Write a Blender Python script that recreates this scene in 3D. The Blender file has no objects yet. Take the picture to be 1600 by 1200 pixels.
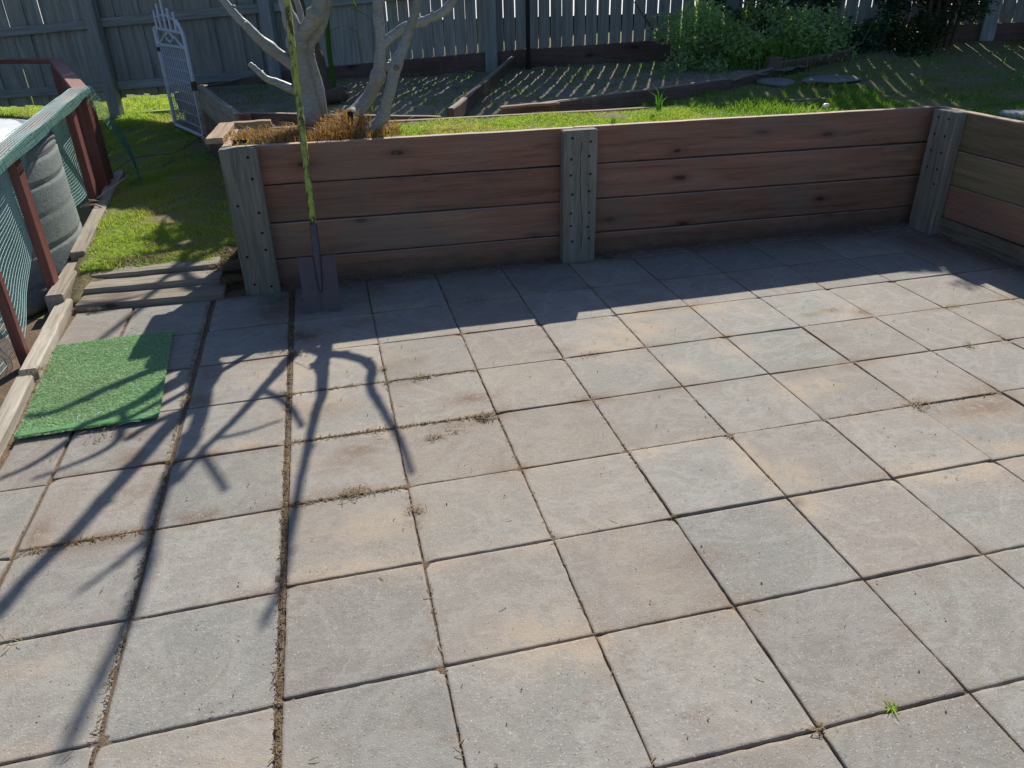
import bpy, bmesh, math, random
import numpy as np
from mathutils import Vector, Matrix
random.seed(7); rng = np.random.default_rng(7)
S = bpy.context.scene
COL = S.collection

# ------------------------------------------------------------ camera
CAM = Vector((0.28584, -1.38129, 1.53871))
RX = Vector((0.971996, -0.233482, -0.026645)); RY = Vector((-0.133044, -0.453285, -0.881381)); RZ = Vector((0.193708, 0.860244, -0.471655))
cd = bpy.data.cameras.new('camera'); cam = bpy.data.objects.new('camera', cd); COL.objects.link(cam)
cam.matrix_world = Matrix(((RX.x, -RY.x, -RZ.x, CAM.x), (RX.y, -RY.y, -RZ.y, CAM.y), (RX.z, -RY.z, -RZ.z, CAM.z), (0, 0, 0, 1)))
cd.sensor_width = 36; cd.lens = 1194.97 / 1600 * 36; cd.clip_start = 0.02; cd.clip_end = 500
S.camera = cam
# ------------------------------------------------------------ sky + sun
SUN = Vector((0.393, 0.853, 0.765)).normalized()
w = bpy.data.worlds.new('World'); S.world = w; w.use_nodes = True
wn = w.node_tree; wn.nodes.clear()
sky = wn.nodes.new('ShaderNodeTexSky'); sky.sky_type = 'NISHITA'; sky.sun_disc = False
sky.sun_elevation = math.radians(39.1); sky.sun_rotation = math.radians(24.7); sky.ozone_density = 1.6
bg = wn.nodes.new('ShaderNodeBackground'); bg.inputs['Strength'].default_value = 0.077
wo = wn.nodes.new('ShaderNodeOutputWorld'); tn = wn.nodes.new('ShaderNodeMix'); tn.data_type = 'RGBA'; tn.blend_type = 'MULTIPLY'; tn.inputs[0].default_value = 1; tn.inputs[7].default_value = (.86, .97, 1.14, 1)
wn.links.new(sky.outputs[0], tn.inputs[6]); wn.links.new(tn.outputs[2], bg.inputs[0]); wn.links.new(bg.outputs[0], wo.inputs[0])
sl = bpy.data.lights.new('sun', 'SUN'); sl.energy = 5.0; sl.angle = math.radians(0.55); sl.color = (1.0, 0.94, 0.84)
so = bpy.data.objects.new('sun', sl); COL.objects.link(so); so.location = (3, 6, 8)
so.rotation_euler = SUN.to_track_quat('Z', 'Y').to_euler()
S.view_settings.view_transform = 'Standard'; S.view_settings.look = 'None'; S.view_settings.exposure = 0.2; S.view_settings.gamma = 1
S.render.engine = 'CYCLES'

# ------------------------------------------------------------ helpers
def tag(o, label=None, cat=None, group=None, kind=None):
    if label: o['label'] = label
    if cat: o['category'] = cat
    if group: o['group'] = group
    if kind: o['kind'] = kind
    return o
def empty(name, loc, label, cat, group=None):
    o = bpy.data.objects.new(name, None); COL.objects.link(o); o.location = loc; o.empty_display_size = .1
    tag(o, label, cat, group); return o
def world_of(o):
    m = Matrix.Translation(o.location) if o.type == 'EMPTY' else o.matrix_basis.copy()
    if o.parent: m = world_of(o.parent) @ o.matrix_basis
    return m
def put(o, parent=None, M=None):
    M = M or Matrix.Identity(4)
    if parent: o.parent = parent; o.matrix_basis = world_of(parent).inverted() @ M
    else: o.matrix_basis = M
    return o
def meshobj(name, verts, faces, m, parent=None, M=None, smooth=False, colors=None):
    me = bpy.data.meshes.new(name)
    verts = np.asarray(verts, dtype=np.float32).reshape(-1, 3)
    if isinstance(faces, np.ndarray):
        k = faces.shape[1]; nf = len(faces)
        me.vertices.add(len(verts)); me.vertices.foreach_set('co', verts.ravel())
        me.loops.add(nf * k); me.loops.foreach_set('vertex_index', faces.astype(np.int32).ravel())
        me.polygons.add(nf); me.polygons.foreach_set('loop_start', np.arange(0, nf * k, k, dtype=np.int32))
        me.polygons.foreach_set('loop_total', np.full(nf, k, dtype=np.int32)); me.update(calc_edges=True)
    else:
        me.from_pydata([tuple(map(float, v)) for v in verts], [], faces); me.update()
    if smooth: me.polygons.foreach_set('use_smooth', [True] * len(me.polygons))
    if colors is not None:
        a = me.color_attributes.new('mark', 'FLOAT_COLOR', 'POINT'); a.data.foreach_set('color', np.asarray(colors, dtype=np.float32).ravel())
    me.materials.append(m)
    o = bpy.data.objects.new(name, me); COL.objects.link(o); put(o, parent, M); return o
def frame(p0, p1, up=(0, 0, 1)):
    p0 = Vector(p0); p1 = Vector(p1); x = (p1 - p0).normalized(); z = Vector(up); y = z.cross(x).normalized(); z = x.cross(y)
    M = Matrix((x, y, z)).transposed().to_4x4(); M.translation = p0; return M, (p1 - p0).length
def box_verts(L, d, h, bev=.004, nseg=8, jit=.0015, rnd=random):
    """rounded rectangular bar along local X, with slight unevenness; centre of section at origin"""
    hy, hz = d / 2, h / 2; b = min(bev, hy * .6, hz * .6)
    sec = [(-hy + b, -hz), (hy - b, -hz), (hy, -hz + b), (hy, hz - b), (hy - b, hz), (-hy + b, hz), (-hy, hz - b), (-hy, -hz + b)]
    xs = [0] + [L * (i + .5) / nseg for i in range(nseg)] + [L]; xs.insert(1, b); xs.insert(-1, L - b)
    V = []; F = []
    for i, x in enumerate(xs):
        k = 1 - (b / max(hy, hz) if i in (0, len(xs) - 1) else 0)
        jy = rnd.uniform(-jit, jit); jz = rnd.uniform(-jit, jit)
        for (y, z) in sec: V.append((x, y * (1 - (b / hy if i in (0, len(xs) - 1) else 0)) + jy, z * (1 - (b / hz if i in (0, len(xs) - 1) else 0)) + jz))
    n = len(xs)
    for i in range(n - 1):
        for j in range(8): F.append((i * 8 + j, i * 8 + (j + 1) % 8, (i + 1) * 8 + (j + 1) % 8, (i + 1) * 8 + j))
    F.append(tuple(range(7, -1, -1))); F.append(tuple((n - 1) * 8 + j for j in range(8)))
    F = [tuple(reversed(f)) for f in F]
    return V, F
def beam(name, m, p0, p1, d, h, parent=None, up=(0, 0, 1), bev=.004, nseg=8, jit=.0015):
    M, L = frame(p0, p1, up); V, F = box_verts(L, d, h, bev, nseg, jit)
    return meshobj(name, V, F, m, parent, M)
def catmull(P, R, k=5):
    P = [np.array(p, float) for p in P]; n = len(P); out = []; rr = []
    for i in range(n - 1):
        p0 = P[max(i - 1, 0)]; p1 = P[i]; p2 = P[i + 1]; p3 = P[min(i + 2, n - 1)]
        for j in range(k):
            t = j / k
            out.append(.5 * ((2 * p1) + (-p0 + p2) * t + (2 * p0 - 5 * p1 + 4 * p2 - p3) * t * t + (-p0 + 3 * p1 - 3 * p2 + p3) * t ** 3)); rr.append(R[i] * (1 - t) + R[i + 1] * t)
    out.append(P[-1]); rr.append(R[-1]); return np.array(out), np.array(rr)
def tube_data(P, R, sides=8, off=0, bump=0, flat=1.0):
    P = np.asarray(P, float); R = np.asarray(R, float); n = len(P)
    T = np.gradient(P, axis=0); T /= np.linalg.norm(T, axis=1)[:, None] + 1e-9
    a = np.array([0, 0, 1.]) if abs(T[0][2]) < .9 else np.array([1., 0, 0])
    N = np.cross(T[0], a); N /= np.linalg.norm(N); V = []; ang = np.linspace(0, 2 * np.pi, sides, endpoint=False)
    ph = rng.random(6) * 6.28
    for i in range(n):
        N = N - T[i] * np.dot(N, T[i]); N /= np.linalg.norm(N) + 1e-9; B = np.cross(T[i], N)
        r = R[i] * (1 + bump * (np.sin(i * .9 + ph[0] + ang * 2) * .5 + np.sin(i * 1.7 + ph[1] + ang * 3) * .5))
        V.append(P[i] + (np.cos(ang) * r)[:, None] * N + (np.sin(ang) * r * flat)[:, None] * B)
    V = np.concatenate(V); F = []
    for i in range(n - 1):
        for j in range(sides): F.append((off + i * sides + j, off + i * sides + (j + 1) % sides, off + (i + 1) * sides + (j + 1) % sides, off + (i + 1) * sides + j))
    F.append(tuple(off + j for j in range(sides - 1, -1, -1))); F.append(tuple(off + (n - 1) * sides + j for j in range(sides)))
    return V, F
def tubes(name, m, specs, parent=None, sides=8, bump=0, smooth=True):
    V = []; F = []; off = 0
    for P, R in specs:
        if np.isscalar(R): R = [R] * len(P)
        v, f = tube_data(P, R, sides, off, bump); V.append(v); F += f; off += len(v)
    return meshobj(name, np.concatenate(V), F, m, parent, smooth=smooth)

class NT:
    def __init__(s, name):
        s.m = bpy.data.materials.new(name); s.m.use_nodes = True; s.t = s.m.node_tree; s.t.nodes.clear()
        s.out = s.n('OutputMaterial'); s.b = s.n('BsdfPrincipled'); s.l(s.b.outputs[0], s.out.inputs['Surface'])
        s.tc = s.n('TexCoord').outputs['Object']
    def n(s, t, **k):
        x = s.t.nodes.new('ShaderNode' + t)
        for a, v in k.items(): setattr(x, a, v)
        return x
    def l(s, a, b): s.t.links.new(a, b)
    def setv(s, i, v):
        if isinstance(v, bpy.types.NodeSocket): s.l(v, i)
        elif v is not None: i.default_value = v
    def map(s, sc, src=None, loc=None):
        x = s.n('Mapping'); s.l(src or s.tc, x.inputs[0]); x.inputs['Scale'].default_value = sc
        if loc is not None: s.setv(x.inputs['Location'], loc)
        return x.outputs[0]
    def noise(s, scale, vec=None, det=4, rough=.55, dist=0):
        x = s.n('TexNoise'); s.l(vec or s.tc, x.inputs['Vector']); x.inputs['Scale'].default_value = scale; x.inputs['Detail'].default_value = det
        x.inputs['Roughness'].default_value = rough; x.inputs['Distortion'].default_value = dist; return x.outputs[0]
    def ramp(s, v, a, b, lo=0., hi=1.):
        x = s.n('MapRange'); x.clamp = True; s.setv(x.inputs[0], v); x.inputs[1].default_value = a; x.inputs[2].default_value = b; x.inputs[3].default_value = lo; x.inputs[4].default_value = hi; return x.outputs[0]
    def mix(s, f, a, b, mode='MIX'):
        x = s.n('Mix', data_type='RGBA', blend_type=mode); s.setv(x.inputs[0], f)
        for i, v in ((6, a), (7, b)): s.setv(x.inputs[i], v if isinstance(v, bpy.types.NodeSocket) else (*v[:3], 1))
        return x.outputs[2]
    def math(s, op, a, b=None):
        x = s.n('Math', operation=op); s.setv(x.inputs[0], a); s.setv(x.inputs[1], b); return x.outputs[0]
    def rnd(s): return s.n('ObjectInfo').outputs['Random']
    def rvec(s, sc=40):
        x = s.n('CombineXYZ'); r = s.math('MULTIPLY', s.rnd(), sc)
        for i in range(3): s.l(r, x.inputs[i])
        return x.outputs[0]
    def mark(s):
        a = s.n('Attribute', attribute_name='mark'); x = s.n('SeparateColor'); s.l(a.outputs['Color'], x.inputs[0]); return x.outputs
    def fin(s, col, rough=.8, bump=None, bs=.3, bd=.01, spec=.3, metal=0):
        s.setv(s.b.inputs['Base Color'], col if isinstance(col, bpy.types.NodeSocket) else (*col, 1)); s.setv(s.b.inputs['Roughness'], rough)
        s.b.inputs['Specular IOR Level'].default_value = spec; s.b.inputs['Metallic'].default_value = metal
        if bump is not None:
            x = s.n('Bump'); x.inputs['Strength'].default_value = bs; x.inputs['Distance'].default_value = bd; s.l(bump, x.inputs['Height']); s.l(x.outputs[0], s.b.inputs['Normal'])
        return s.m

def wood(name, c1, c2, c3, gs=1., rough=.8, knots=True, var=.25, stain=None, top=None):
    t = NT(name); rv = t.rvec(); v = t.map((1.2 * gs, 26 * gs, 26 * gs), loc=rv); fine = t.noise(3, t.map((2.5, 110, 110), loc=rv), 5, .65)
    g = t.noise(1.6, v, 5, .6, 1.2); big = t.noise(1.1, t.map((1.5, 3, 3), loc=rv), 3, .6)
    c = t.mix(t.ramp(g, .3, .7), c1, c2); c = t.mix(t.ramp(big, .42, .72, 0, .75), c, c3)
    c = t.mix(t.ramp(fine, .52, .78, 0, .55), c, [x * .35 for x in c1])
    sk = t.noise(2.0, t.map((.9 * gs, 15 * gs, 15 * gs), loc=rv), 6, .72, .7); c = t.mix(t.ramp(sk, .5, .68, 0, .5), c, [min(1, x * 1.45 + .02) for x in c1]); c = t.mix(t.ramp(sk, .47, .34, 0, .6), c, [x * .5 for x in c2])
    if knots:
        mv = t.map((1, 1, 1), loc=rv); s3 = t.n('SeparateXYZ'); t.l(mv, s3.inputs[0]); cb = t.n('CombineXYZ'); t.l(t.math('MULTIPLY', s3.outputs[0], 2.1), cb.inputs[0]); t.l(t.math('MULTIPLY', s3.outputs[2], 6.5), cb.inputs[1])
        x = t.n('TexVoronoi', voronoi_dimensions='2D'); t.l(cb.outputs[0], x.inputs['Vector']); x.inputs['Scale'].default_value = 1.0; sc_ = t.n('SeparateColor'); t.l(x.outputs['Color'], sc_.inputs[0]); on = t.ramp(sc_.outputs[0], .20, .18)
        dn = t.math('ADD', x.outputs['Distance'], t.math('MULTIPLY', t.math('SUBTRACT', t.noise(18, mv, 4), .5), .14))
        c = t.mix(t.math('MULTIPLY', on, t.ramp(dn, .10, .24, .55, 0)), c, [y * .55 for y in c2]); c = t.mix(t.math('MULTIPLY', on, t.ramp(dn, .05, .09, .9, 0)), c, [y * .18 for y in c1])
    if stain: c = t.mix(t.ramp(t.noise(2.3, t.map((1, 1, 1), loc=rv), 4), .5, .68, 0, .6), c, stain)
    if top:    # upward face painted paler: sunlight on top edges put into the colour
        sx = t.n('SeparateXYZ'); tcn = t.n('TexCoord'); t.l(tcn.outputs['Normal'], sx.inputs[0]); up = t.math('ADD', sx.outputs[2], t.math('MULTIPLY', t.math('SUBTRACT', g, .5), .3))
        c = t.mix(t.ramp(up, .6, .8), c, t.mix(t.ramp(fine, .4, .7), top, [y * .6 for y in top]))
    if top and knots:     # soil splashed on the lowest boards
        gp = t.n('NewGeometry').outputs['Position']; gz = t.n('SeparateXYZ'); t.l(gp, gz.inputs[0]); hz_ = t.math('ADD', gz.outputs[2], t.math('MULTIPLY', t.noise(9, gp, 5, .65), -.16))
        c = t.mix(t.ramp(hz_, -.07, .03, .8, 0), c, (.12, .09, .065))
        ws = t.noise(2.2, t.map((9, 1, 1.6), gp), 4, .6); c = t.mix(t.ramp(ws, .56, .70, 0, .4), c, (.20, .165, .135))
    r = t.ramp(t.rnd(), 0, 1, 1 - var, 1 + var); x = t.n('VectorMath', operation='SCALE'); t.l(c, x.inputs[0]); t.l(r, x.inputs['Scale'])
    h = t.math('ADD', g, t.math('MULTIPLY', fine, .8))
    return t.fin(x.outputs[0], rough, h, .55, .004)
def plain(name, c, rough=.7, var=.3, sc=30, spec=.3, metal=0, c2=None, bs=.2):
    t = NT(name); n = t.noise(sc, None, 5, .6); n2 = t.noise(sc * .13, None, 3)
    col = t.mix(t.ramp(n, .3, .7), c, c2 or [x * (1 - var) for x in c]); col = t.mix(t.ramp(n2, .4, .7, 0, .5), col, [x * (1 - var * .8) for x in c])
    return t.fin(col, rough, n, bs, .003, spec, metal)
def leafmat(name, c1, c2, trans=.45, c3=None):
    t = NT(name); g = t.n('NewGeometry').outputs['Random Per Island']; c = t.mix(g, c1, c2)
    if c3: c = t.mix(t.ramp(t.noise(1.3, None, 3), .5, .64), c, c3)
    tr = t.n('BsdfTranslucent'); ms = t.n('MixShader'); t.l(c, t.b.inputs['Base Color']); t.b.inputs['Roughness'].default_value = .55; t.b.inputs['Specular IOR Level'].default_value = .25
    cc = t.mix(1, c, (1.25, 1.35, .5), 'MULTIPLY'); t.l(cc, tr.inputs[0]); ms.inputs[0].default_value = trans
    t.l(t.b.outputs[0], ms.inputs[1]); t.l(tr.outputs[0], ms.inputs[2]); t.l(ms.outputs[0], t.out.inputs['Surface']); return t.m

# ------------------------------------------------------------ materials
def paver_mat():
    t = NT('concrete_paver'); mk = t.mark(); sp = t.noise(230, None, 2, .5); fn = t.noise(60, None, 6, .7); md = t.noise(5.5, None, 5, .6, .4); st = t.noise(16, t.map((1, 2.4, 1)), 5, .65)
    c = t.mix(mk['Blue'], (.262, .260, .236), (.302, .262, .222))
    c = t.mix(t.ramp(md, .42, .7, 0, .55), c, (.31, .28, .245))
    c = t.mix(t.ramp(fn, .46, .72, 0, .5), c, (.17, .16, .15))
    c = t.mix(t.ramp(st, .5, .72, 0, .4), c, (.40, .38, .355))
    wm = t.noise(3.2, t.map((1, 1, 1), loc=(2, 7, 0)), 5, .62, .6); c = t.mix(t.math('MULTIPLY', t.ramp(wm, .47, .50), t.ramp(wm, .55, .51, 0, .45)), c, (.36, .345, .315)); c = t.mix(t.ramp(wm, .56, .68, 0, .35), c, (.215, .205, .185))
    c = t.mix(t.ramp(t.noise(9, t.map((1, 1, 1), loc=(9, 1, 0)), 6, .75), .56, .70, 0, .7), c, (.215, .175, .135))
    tan = t.math('MULTIPLY', mk['Red'], t.ramp(t.noise(11, None, 7, .72), .37, .50)); c = t.mix(t.math('MINIMUM', tan, .75), c, (.43, .345, .25))
    br = t.math('MULTIPLY', mk['Green'], t.ramp(t.noise(19, None, 7, .75), .34, .50)); c = t.mix(t.math('MINIMUM', br, .85), c, (.185, .122, .078))
    vv = t.n('VectorMath', operation='SCALE'); t.l(c, vv.inputs[0]); t.l(t.ramp(t.math('FRACT', t.math('MULTIPLY', mk['Blue'], 17.3)), 0, 1, .88, 1.10), vv.inputs['Scale']); c = vv.outputs[0]
    c = t.mix(t.ramp(sp, .62, .70, 0, .75), c, (.52, .50, .47)); c = t.mix(t.ramp(t.noise(150, t.map((1, 1, 1), loc=(5, 3, 1)), 2), .66, .73, 0, .85), c, (.055, .045, .04))
    h = t.math('ADD', fn, t.math('MULTIPLY', sp, .8)); return t.fin(c, .82, h, .5, .003, .35)
M_PAVER = paver_mat()
def soil(name, a, b, c3, sc=1):
    t = NT(name); n = t.noise(45 * sc, None, 6, .75); n2 = t.noise(4 * sc, None, 4); c = t.mix(t.ramp(n, .35, .65), a, b); c = t.mix(t.ramp(n2, .45, .62, 0, .8), c, c3)
    return t.fin(c, .95, n, .9, .012, .1)
M_JOINT = soil('joint_sand', (.14, .10, .07), (.32, .23, .155), (.18, .13, .09), 2)
M_SOIL = soil('garden_soil', (.22, .185, .15), (.42, .35, .28), (.19, .22, .12))
M_LAWNSOIL = soil('lawn_soil', (.16, .15, .08), (.32, .27, .16), (.18, .23, .08))
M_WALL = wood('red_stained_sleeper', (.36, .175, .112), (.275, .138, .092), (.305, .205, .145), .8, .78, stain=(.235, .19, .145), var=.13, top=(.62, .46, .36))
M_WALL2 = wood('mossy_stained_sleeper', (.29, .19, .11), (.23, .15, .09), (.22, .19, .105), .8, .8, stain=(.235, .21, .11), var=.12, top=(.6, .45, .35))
M_POST = wood('weathered_treated_post', (.27, .25, .205), (.18, .168, .14), (.225, .215, .165), 1.3, .85, knots=False, var=.08, top=None)
M_GREYW = wood('weathered_grey_timber', (.36, .315, .25), (.24, .205, .165), (.30, .275, .23), 1, .9, var=.15)
M_SPLIT = wood('splintered_sleeper', (.24, .19, .13), (.11, .08, .055), (.30, .24, .17), 1.6, .95, var=.05, stain=(.13, .085, .06))
M_PALE = wood('bleached_timber', (.50, .45, .38), (.38, .33, .26), (.56, .52, .45), 1.5, .9, knots=False, var=.1)
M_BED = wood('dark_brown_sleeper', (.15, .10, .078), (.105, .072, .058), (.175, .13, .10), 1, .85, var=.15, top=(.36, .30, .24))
M_CAP = wood('sun_bleached_sleeper', (.40, .29, .20), (.27, .18, .12), (.36, .28, .2), 1, .85, var=.1)
M_PAL = wood('grey_fence_paling', (.34, .35, .335), (.22, .235, .23), (.29, .29, .215), .8, .9, knots=False, var=.2)
M_RAILF = wood('grey_fence_rail', (.31, .335, .345), (.23, .25, .26), (.25, .265, .22), 1, .9, knots=False, var=.1)
M_HAND = wood('oxblood_painted_timber', (.19, .066, .058), (.15, .052, .046), (.23, .10, .085), .7, .5, knots=False, var=.08, top=(.42, .24, .20))
M_BARK = (lambda t: t.fin(t.mix(t.ramp(t.noise(26, t.map((1, 1, 5)), 4, .6), .58, .68, 0, .55), t.mix(t.ramp(t.noise(3.5, None, 4, .6), .42, .64, 0, .8), t.mix(t.ramp(t.noise(30, t.map((1, 1, 2.6)), 5, .65), .35, .68), (.36, .37, .375), (.235, .24, .24)), (.22, .225, .15)), (.15, .14, .13)), .5, t.noise(38, t.map((1, 1, 2.5)), 5, .65), .3, .003, .5))(NT('smooth_grey_bark'))
M_CUT = plain('sawn_branch_end', (.30, .24, .17), .85, .4, 60)
M_NET = NT('green_white_net').fin((.42, .70, .70), .45, spec=.5)
M_NETD = NT('green_net').fin((.03, .20, .16), .45, spec=.5)
M_TANK = (lambda t: t.fin(t.mix(t.ramp(t.noise(30, t.map((1, 1, 1)), 5, .7), .3, .7), (.31, .345, .34), (.20, .235, .235)), .7, t.noise(70, None, 4, .7), .6, .006))(NT('textured_grey_tank'))
M_LID = plain('pale_plastic_lid', (.62, .66, .70), .4, .12, 12, .5)
M_HOLE = NT('bolt_head_dark').fin((.012, .012, .012), .6, metal=0)
M_STEEL = plain('rusty_blade_steel', (.17, .115, .11), .5, .35, 22, .5, .35, c2=(.11, .095, .105))
def yellow():
    t = NT('flaking_yellow_paint'); n = t.noise(26, t.map((1, 1, .22)), 6, .75); c = t.mix(t.ramp(n, .485, .54), (.52, .52, .095), (.07, .06, .035)); return t.fin(t.mix(t.ramp(t.noise(9), .4, .7, 0, .4), c, (.36, .40, .12)), .6, n, .4, .002)
M_YEL = yellow()
M_GATE = plain('blue_white_paint', (.60, .65, .76), .45, .18, 18, .5)
M_RUST = plain('rust_joint', (.12, .07, .055), .8, .3)
M_BLACK = plain('black_plastic', (.012, .012, .013), .5, .3)
M_TURF0 = NT('turf_backing').fin((.10, .26, .10), .9)
M_TURF = leafmat('synthetic_turf_fibre', (.30, .52, .27), (.50, .70, .42), .15, (.42, .56, .33))
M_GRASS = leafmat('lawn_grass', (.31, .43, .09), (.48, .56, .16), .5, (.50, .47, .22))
M_GRASS2 = leafmat('long_grass', (.13, .25, .055), (.24, .38, .085), .5)
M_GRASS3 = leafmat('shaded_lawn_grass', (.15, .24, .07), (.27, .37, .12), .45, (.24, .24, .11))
M_DRY = leafmat('dry_straw', (.30, .22, .12), (.16, .11, .055), .25)
M_ORANGE = leafmat('dead_orange_weeds', (.50, .27, .12), (.24, .14, .075), .35, (.42, .36, .13))
M_SHRUB = leafmat('grey_green_leaf', (.26, .42, .20), (.42, .56, .30), .45, (.36, .45, .17))
M_SHRUBD = leafmat('dark_leaf', (.055, .12, .07), (.10, .19, .11), .3)
M_SHRUBX = leafmat('blackish_leaf', (.03, .055, .03), (.055, .09, .04), .3, (.09, .11, .04))
M_PLANT = leafmat('bright_stalk_leaf', (.07, .18, .03), (.12, .26, .05), .45)
M_WEED = leafmat('yellow_green_weed', (.30, .46, .08), (.45, .58, .14), .4)
M_TWIG = plain('twig_bark', (.16, .12, .085), .85, .4, 60)
M_STONE = plain('flat_stone', (.27, .265, .25), .85, .3, 14, c2=(.2, .2, .2))
M_PALESTONE = plain('pale_rock', (.42, .42, .42), .8, .25, 14)
M_WHITE = NT('white_plastic').fin((.8, .8, .8), .4)
M_FARLAWN = plain('sunny_grass', (.30, .37, .09), .9, .3, 8)
M_ROAD = plain('pale_concrete_road', (.75, .74, .72), .9, .12, 3)

# ------------------------------------------------------------ terrain
def sm(a, b, x): t = np.clip((x - a) / (b - a), 0, 1); return t * t * (3 - 2 * t)
A22 = math.radians(22); FN = np.array([math.sin(A22), math.cos(A22)]); FD = np.array([math.cos(A22), -math.sin(A22)])
FP = np.array([CAM.x, CAM.y]) + FN * 8.0
def fy(x): return FP[1] - (x - FP[0]) * math.tan(A22)          # y of the fence line at x
def xe(y): return -1.105 - (y - 1.5) * .083                      # garden edging line
def h_low(x, y):
    lawn = .02 + .065 * sm(3.0, 3.45, y) + .040 * (y - 3.2) + .03 * np.sin(x * 5 + y * 2.1) * .3
    up = .705 + .02 * np.clip(x - 3.3, 0, 4) + .10 * np.clip(y - 3.7, 0, 2) * sm(3.6, 5.5, x) + .03 * np.clip(y - 3.6, 0, 3) * sm(2.5, 4, x)
    r = sm(-.35, 2.6, x) * .94 + .06 * sm(2, 3.2, x)
    z = lawn * (1 - r) + up * r
    return z
def h_bed(x, y): return .62 + .045 * x + .02 * np.sin(x * 3 + y * 2) * .4 + .0 * y
def ground():
    xs = [-60, -25, -12, -7, -4.5, -3.2] + list(np.arange(-2.6, -1.15, .12)) + [-1.13, -1.09] + list(np.arange(-1.0, -.3, .07)) + [-.27] + list(np.arange(-.2, 4.07, .1)) + [4.095, 4.11] + list(np.arange(4.2, 8.2, .25)) + [9, 11, 15, 25, 60]
    ys = [-40, -20, -10, -6] + list(np.arange(-4, 2.9, .25)) + [2.94, 2.962, 2.972] + list(np.arange(3.05, 9.4, .11)) + [9.8, 10.5, 12, 16, 25, 40, 80, 150]
    X, Y = np.meshgrid(xs, ys, indexing='ij'); X = X.astype(float)
    sh = np.where(X < -.9, 1, np.clip((-.27 - X) / .63, 0, 1)); shift = (np.clip(Y, -2, 8) - 1.5) * -.083
    wgt = np.where(X < -1.0, 1, np.clip((-.27 - X) / .73, 0, 1)); wgt = np.where(X < -3, 0, wgt)
    X2 = X + shift * wgt
    Z = h_low(X2, Y)
    patio = (Y < 2.967) & (X < 4.1); Z = np.where(patio, -.045, Z)
    pit = (X < -1.1) & (Y < 5.85); Z = np.where(pit, np.where(X < -1.1, -.16 + .07 * sm(5.2, 6.6, Y) * 5, Z), Z)
    rr = (X > 4.1) & (Y < 2.967); Z = np.where(rr, .70 + .02 * (X - 4.1), Z)
    far = sm(0, .5, Y - fy(X2)); Z = Z * (1 - far) + far * (.22 + .055 * np.clip(X2 + 3, 0, 9))
    Z += rng.normal(0, .004, Z.shape) * (Z > 0)
    nx, ny = X.shape; V = np.stack([X2, Y, Z], -1).reshape(-1, 3); i, j = np.meshgrid(np.arange(nx - 1), np.arange(ny - 1), indexing='ij'); a = (i * ny + j).ravel()
    F = np.stack([a, a + ny, a + ny + 1, a + 1], 1)
    return meshobj('ground', V, F, M_LAWNSOIL, smooth=False)
tag(ground(), kind='structure')
def ruled(name, F0, F1, hz, m, nu=60, nv=30, jit=.006):
    F0 = np.array(F0, float); F1 = np.array(F1, float); tt = lambda P: np.r_[0, np.cumsum(np.linalg.norm(np.diff(P[:, :2], axis=0), axis=1))]
    def samp(P, u): t = tt(P); t /= t[-1]; return np.stack([np.interp(u, t, P[:, k]) for k in range(2)], -1)
    u = np.linspace(0, 1, nu); a = samp(F0, u); b = samp(F1, u); v = np.linspace(0, 1, nv)
    XY = a[:, None] * (1 - v)[None, :, None] + b[:, None] * v[None, :, None]; Z = hz(XY[..., 0], XY[..., 1]) + rng.normal(0, jit, XY.shape[:2])
    V = np.concatenate([XY, Z[..., None]], -1).reshape(-1, 3); i, j = np.meshgrid(np.arange(nu - 1), np.arange(nv - 1), indexing='ij'); q = (i * nv + j).ravel()
    return meshobj(name, V, np.stack([q, q + nv, q + nv + 1, q + 1], 1), m), XY.reshape(-1, 2)
# planter top strip, garden beds
o, _ = ruled('planter_soil', [(-.26, 2.96), (4.05, 2.96)], [(-.26, 3.53), (4.05, 3.53)], lambda x, y: .768 - .012 * (x + .26) + 0 * y, M_LAWNSOIL, 90, 12); tag(o, kind='structure')
BF = [(-.25, 4.42), (1.06, 3.86), (1.5, 3.66), (3.36, 4.36), (4.2, 4.62)]; BK = [(-1.12, fy(-1.12)), (1.6, fy(1.6)), (2.2, fy(2.2)), (4.2, fy(4.2)), (5.0, fy(5.0))]
o, _ = ruled('garden_bed_soil', BF, BK, h_bed, M_SOIL, 80, 50, .008); tag(o, kind='structure')
# far road beyond the fence
o = meshobj('neighbour_lawn', [(-40, fy(-40) + .25, .225), (-3, fy(-3) + .2, .225), (-1, fy(-1) + .2, .30), (6, fy(6) + .2, .775), (40, fy(40) + .25, .8), (60, 40, 1.0), (-40, 60, .8)], [(0, 1, 2, 3, 4, 5, 6)], M_FARLAWN); tag(o, kind='structure')
o = meshobj('road', [(-40, 30, .82), (0, 13.5, .9), (60, -5, 1.05), (60, 60, 1.25), (-40, 70, 1.1)], [(0, 1, 2, 3, 4)], M_ROAD); tag(o, kind='structure')

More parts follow.
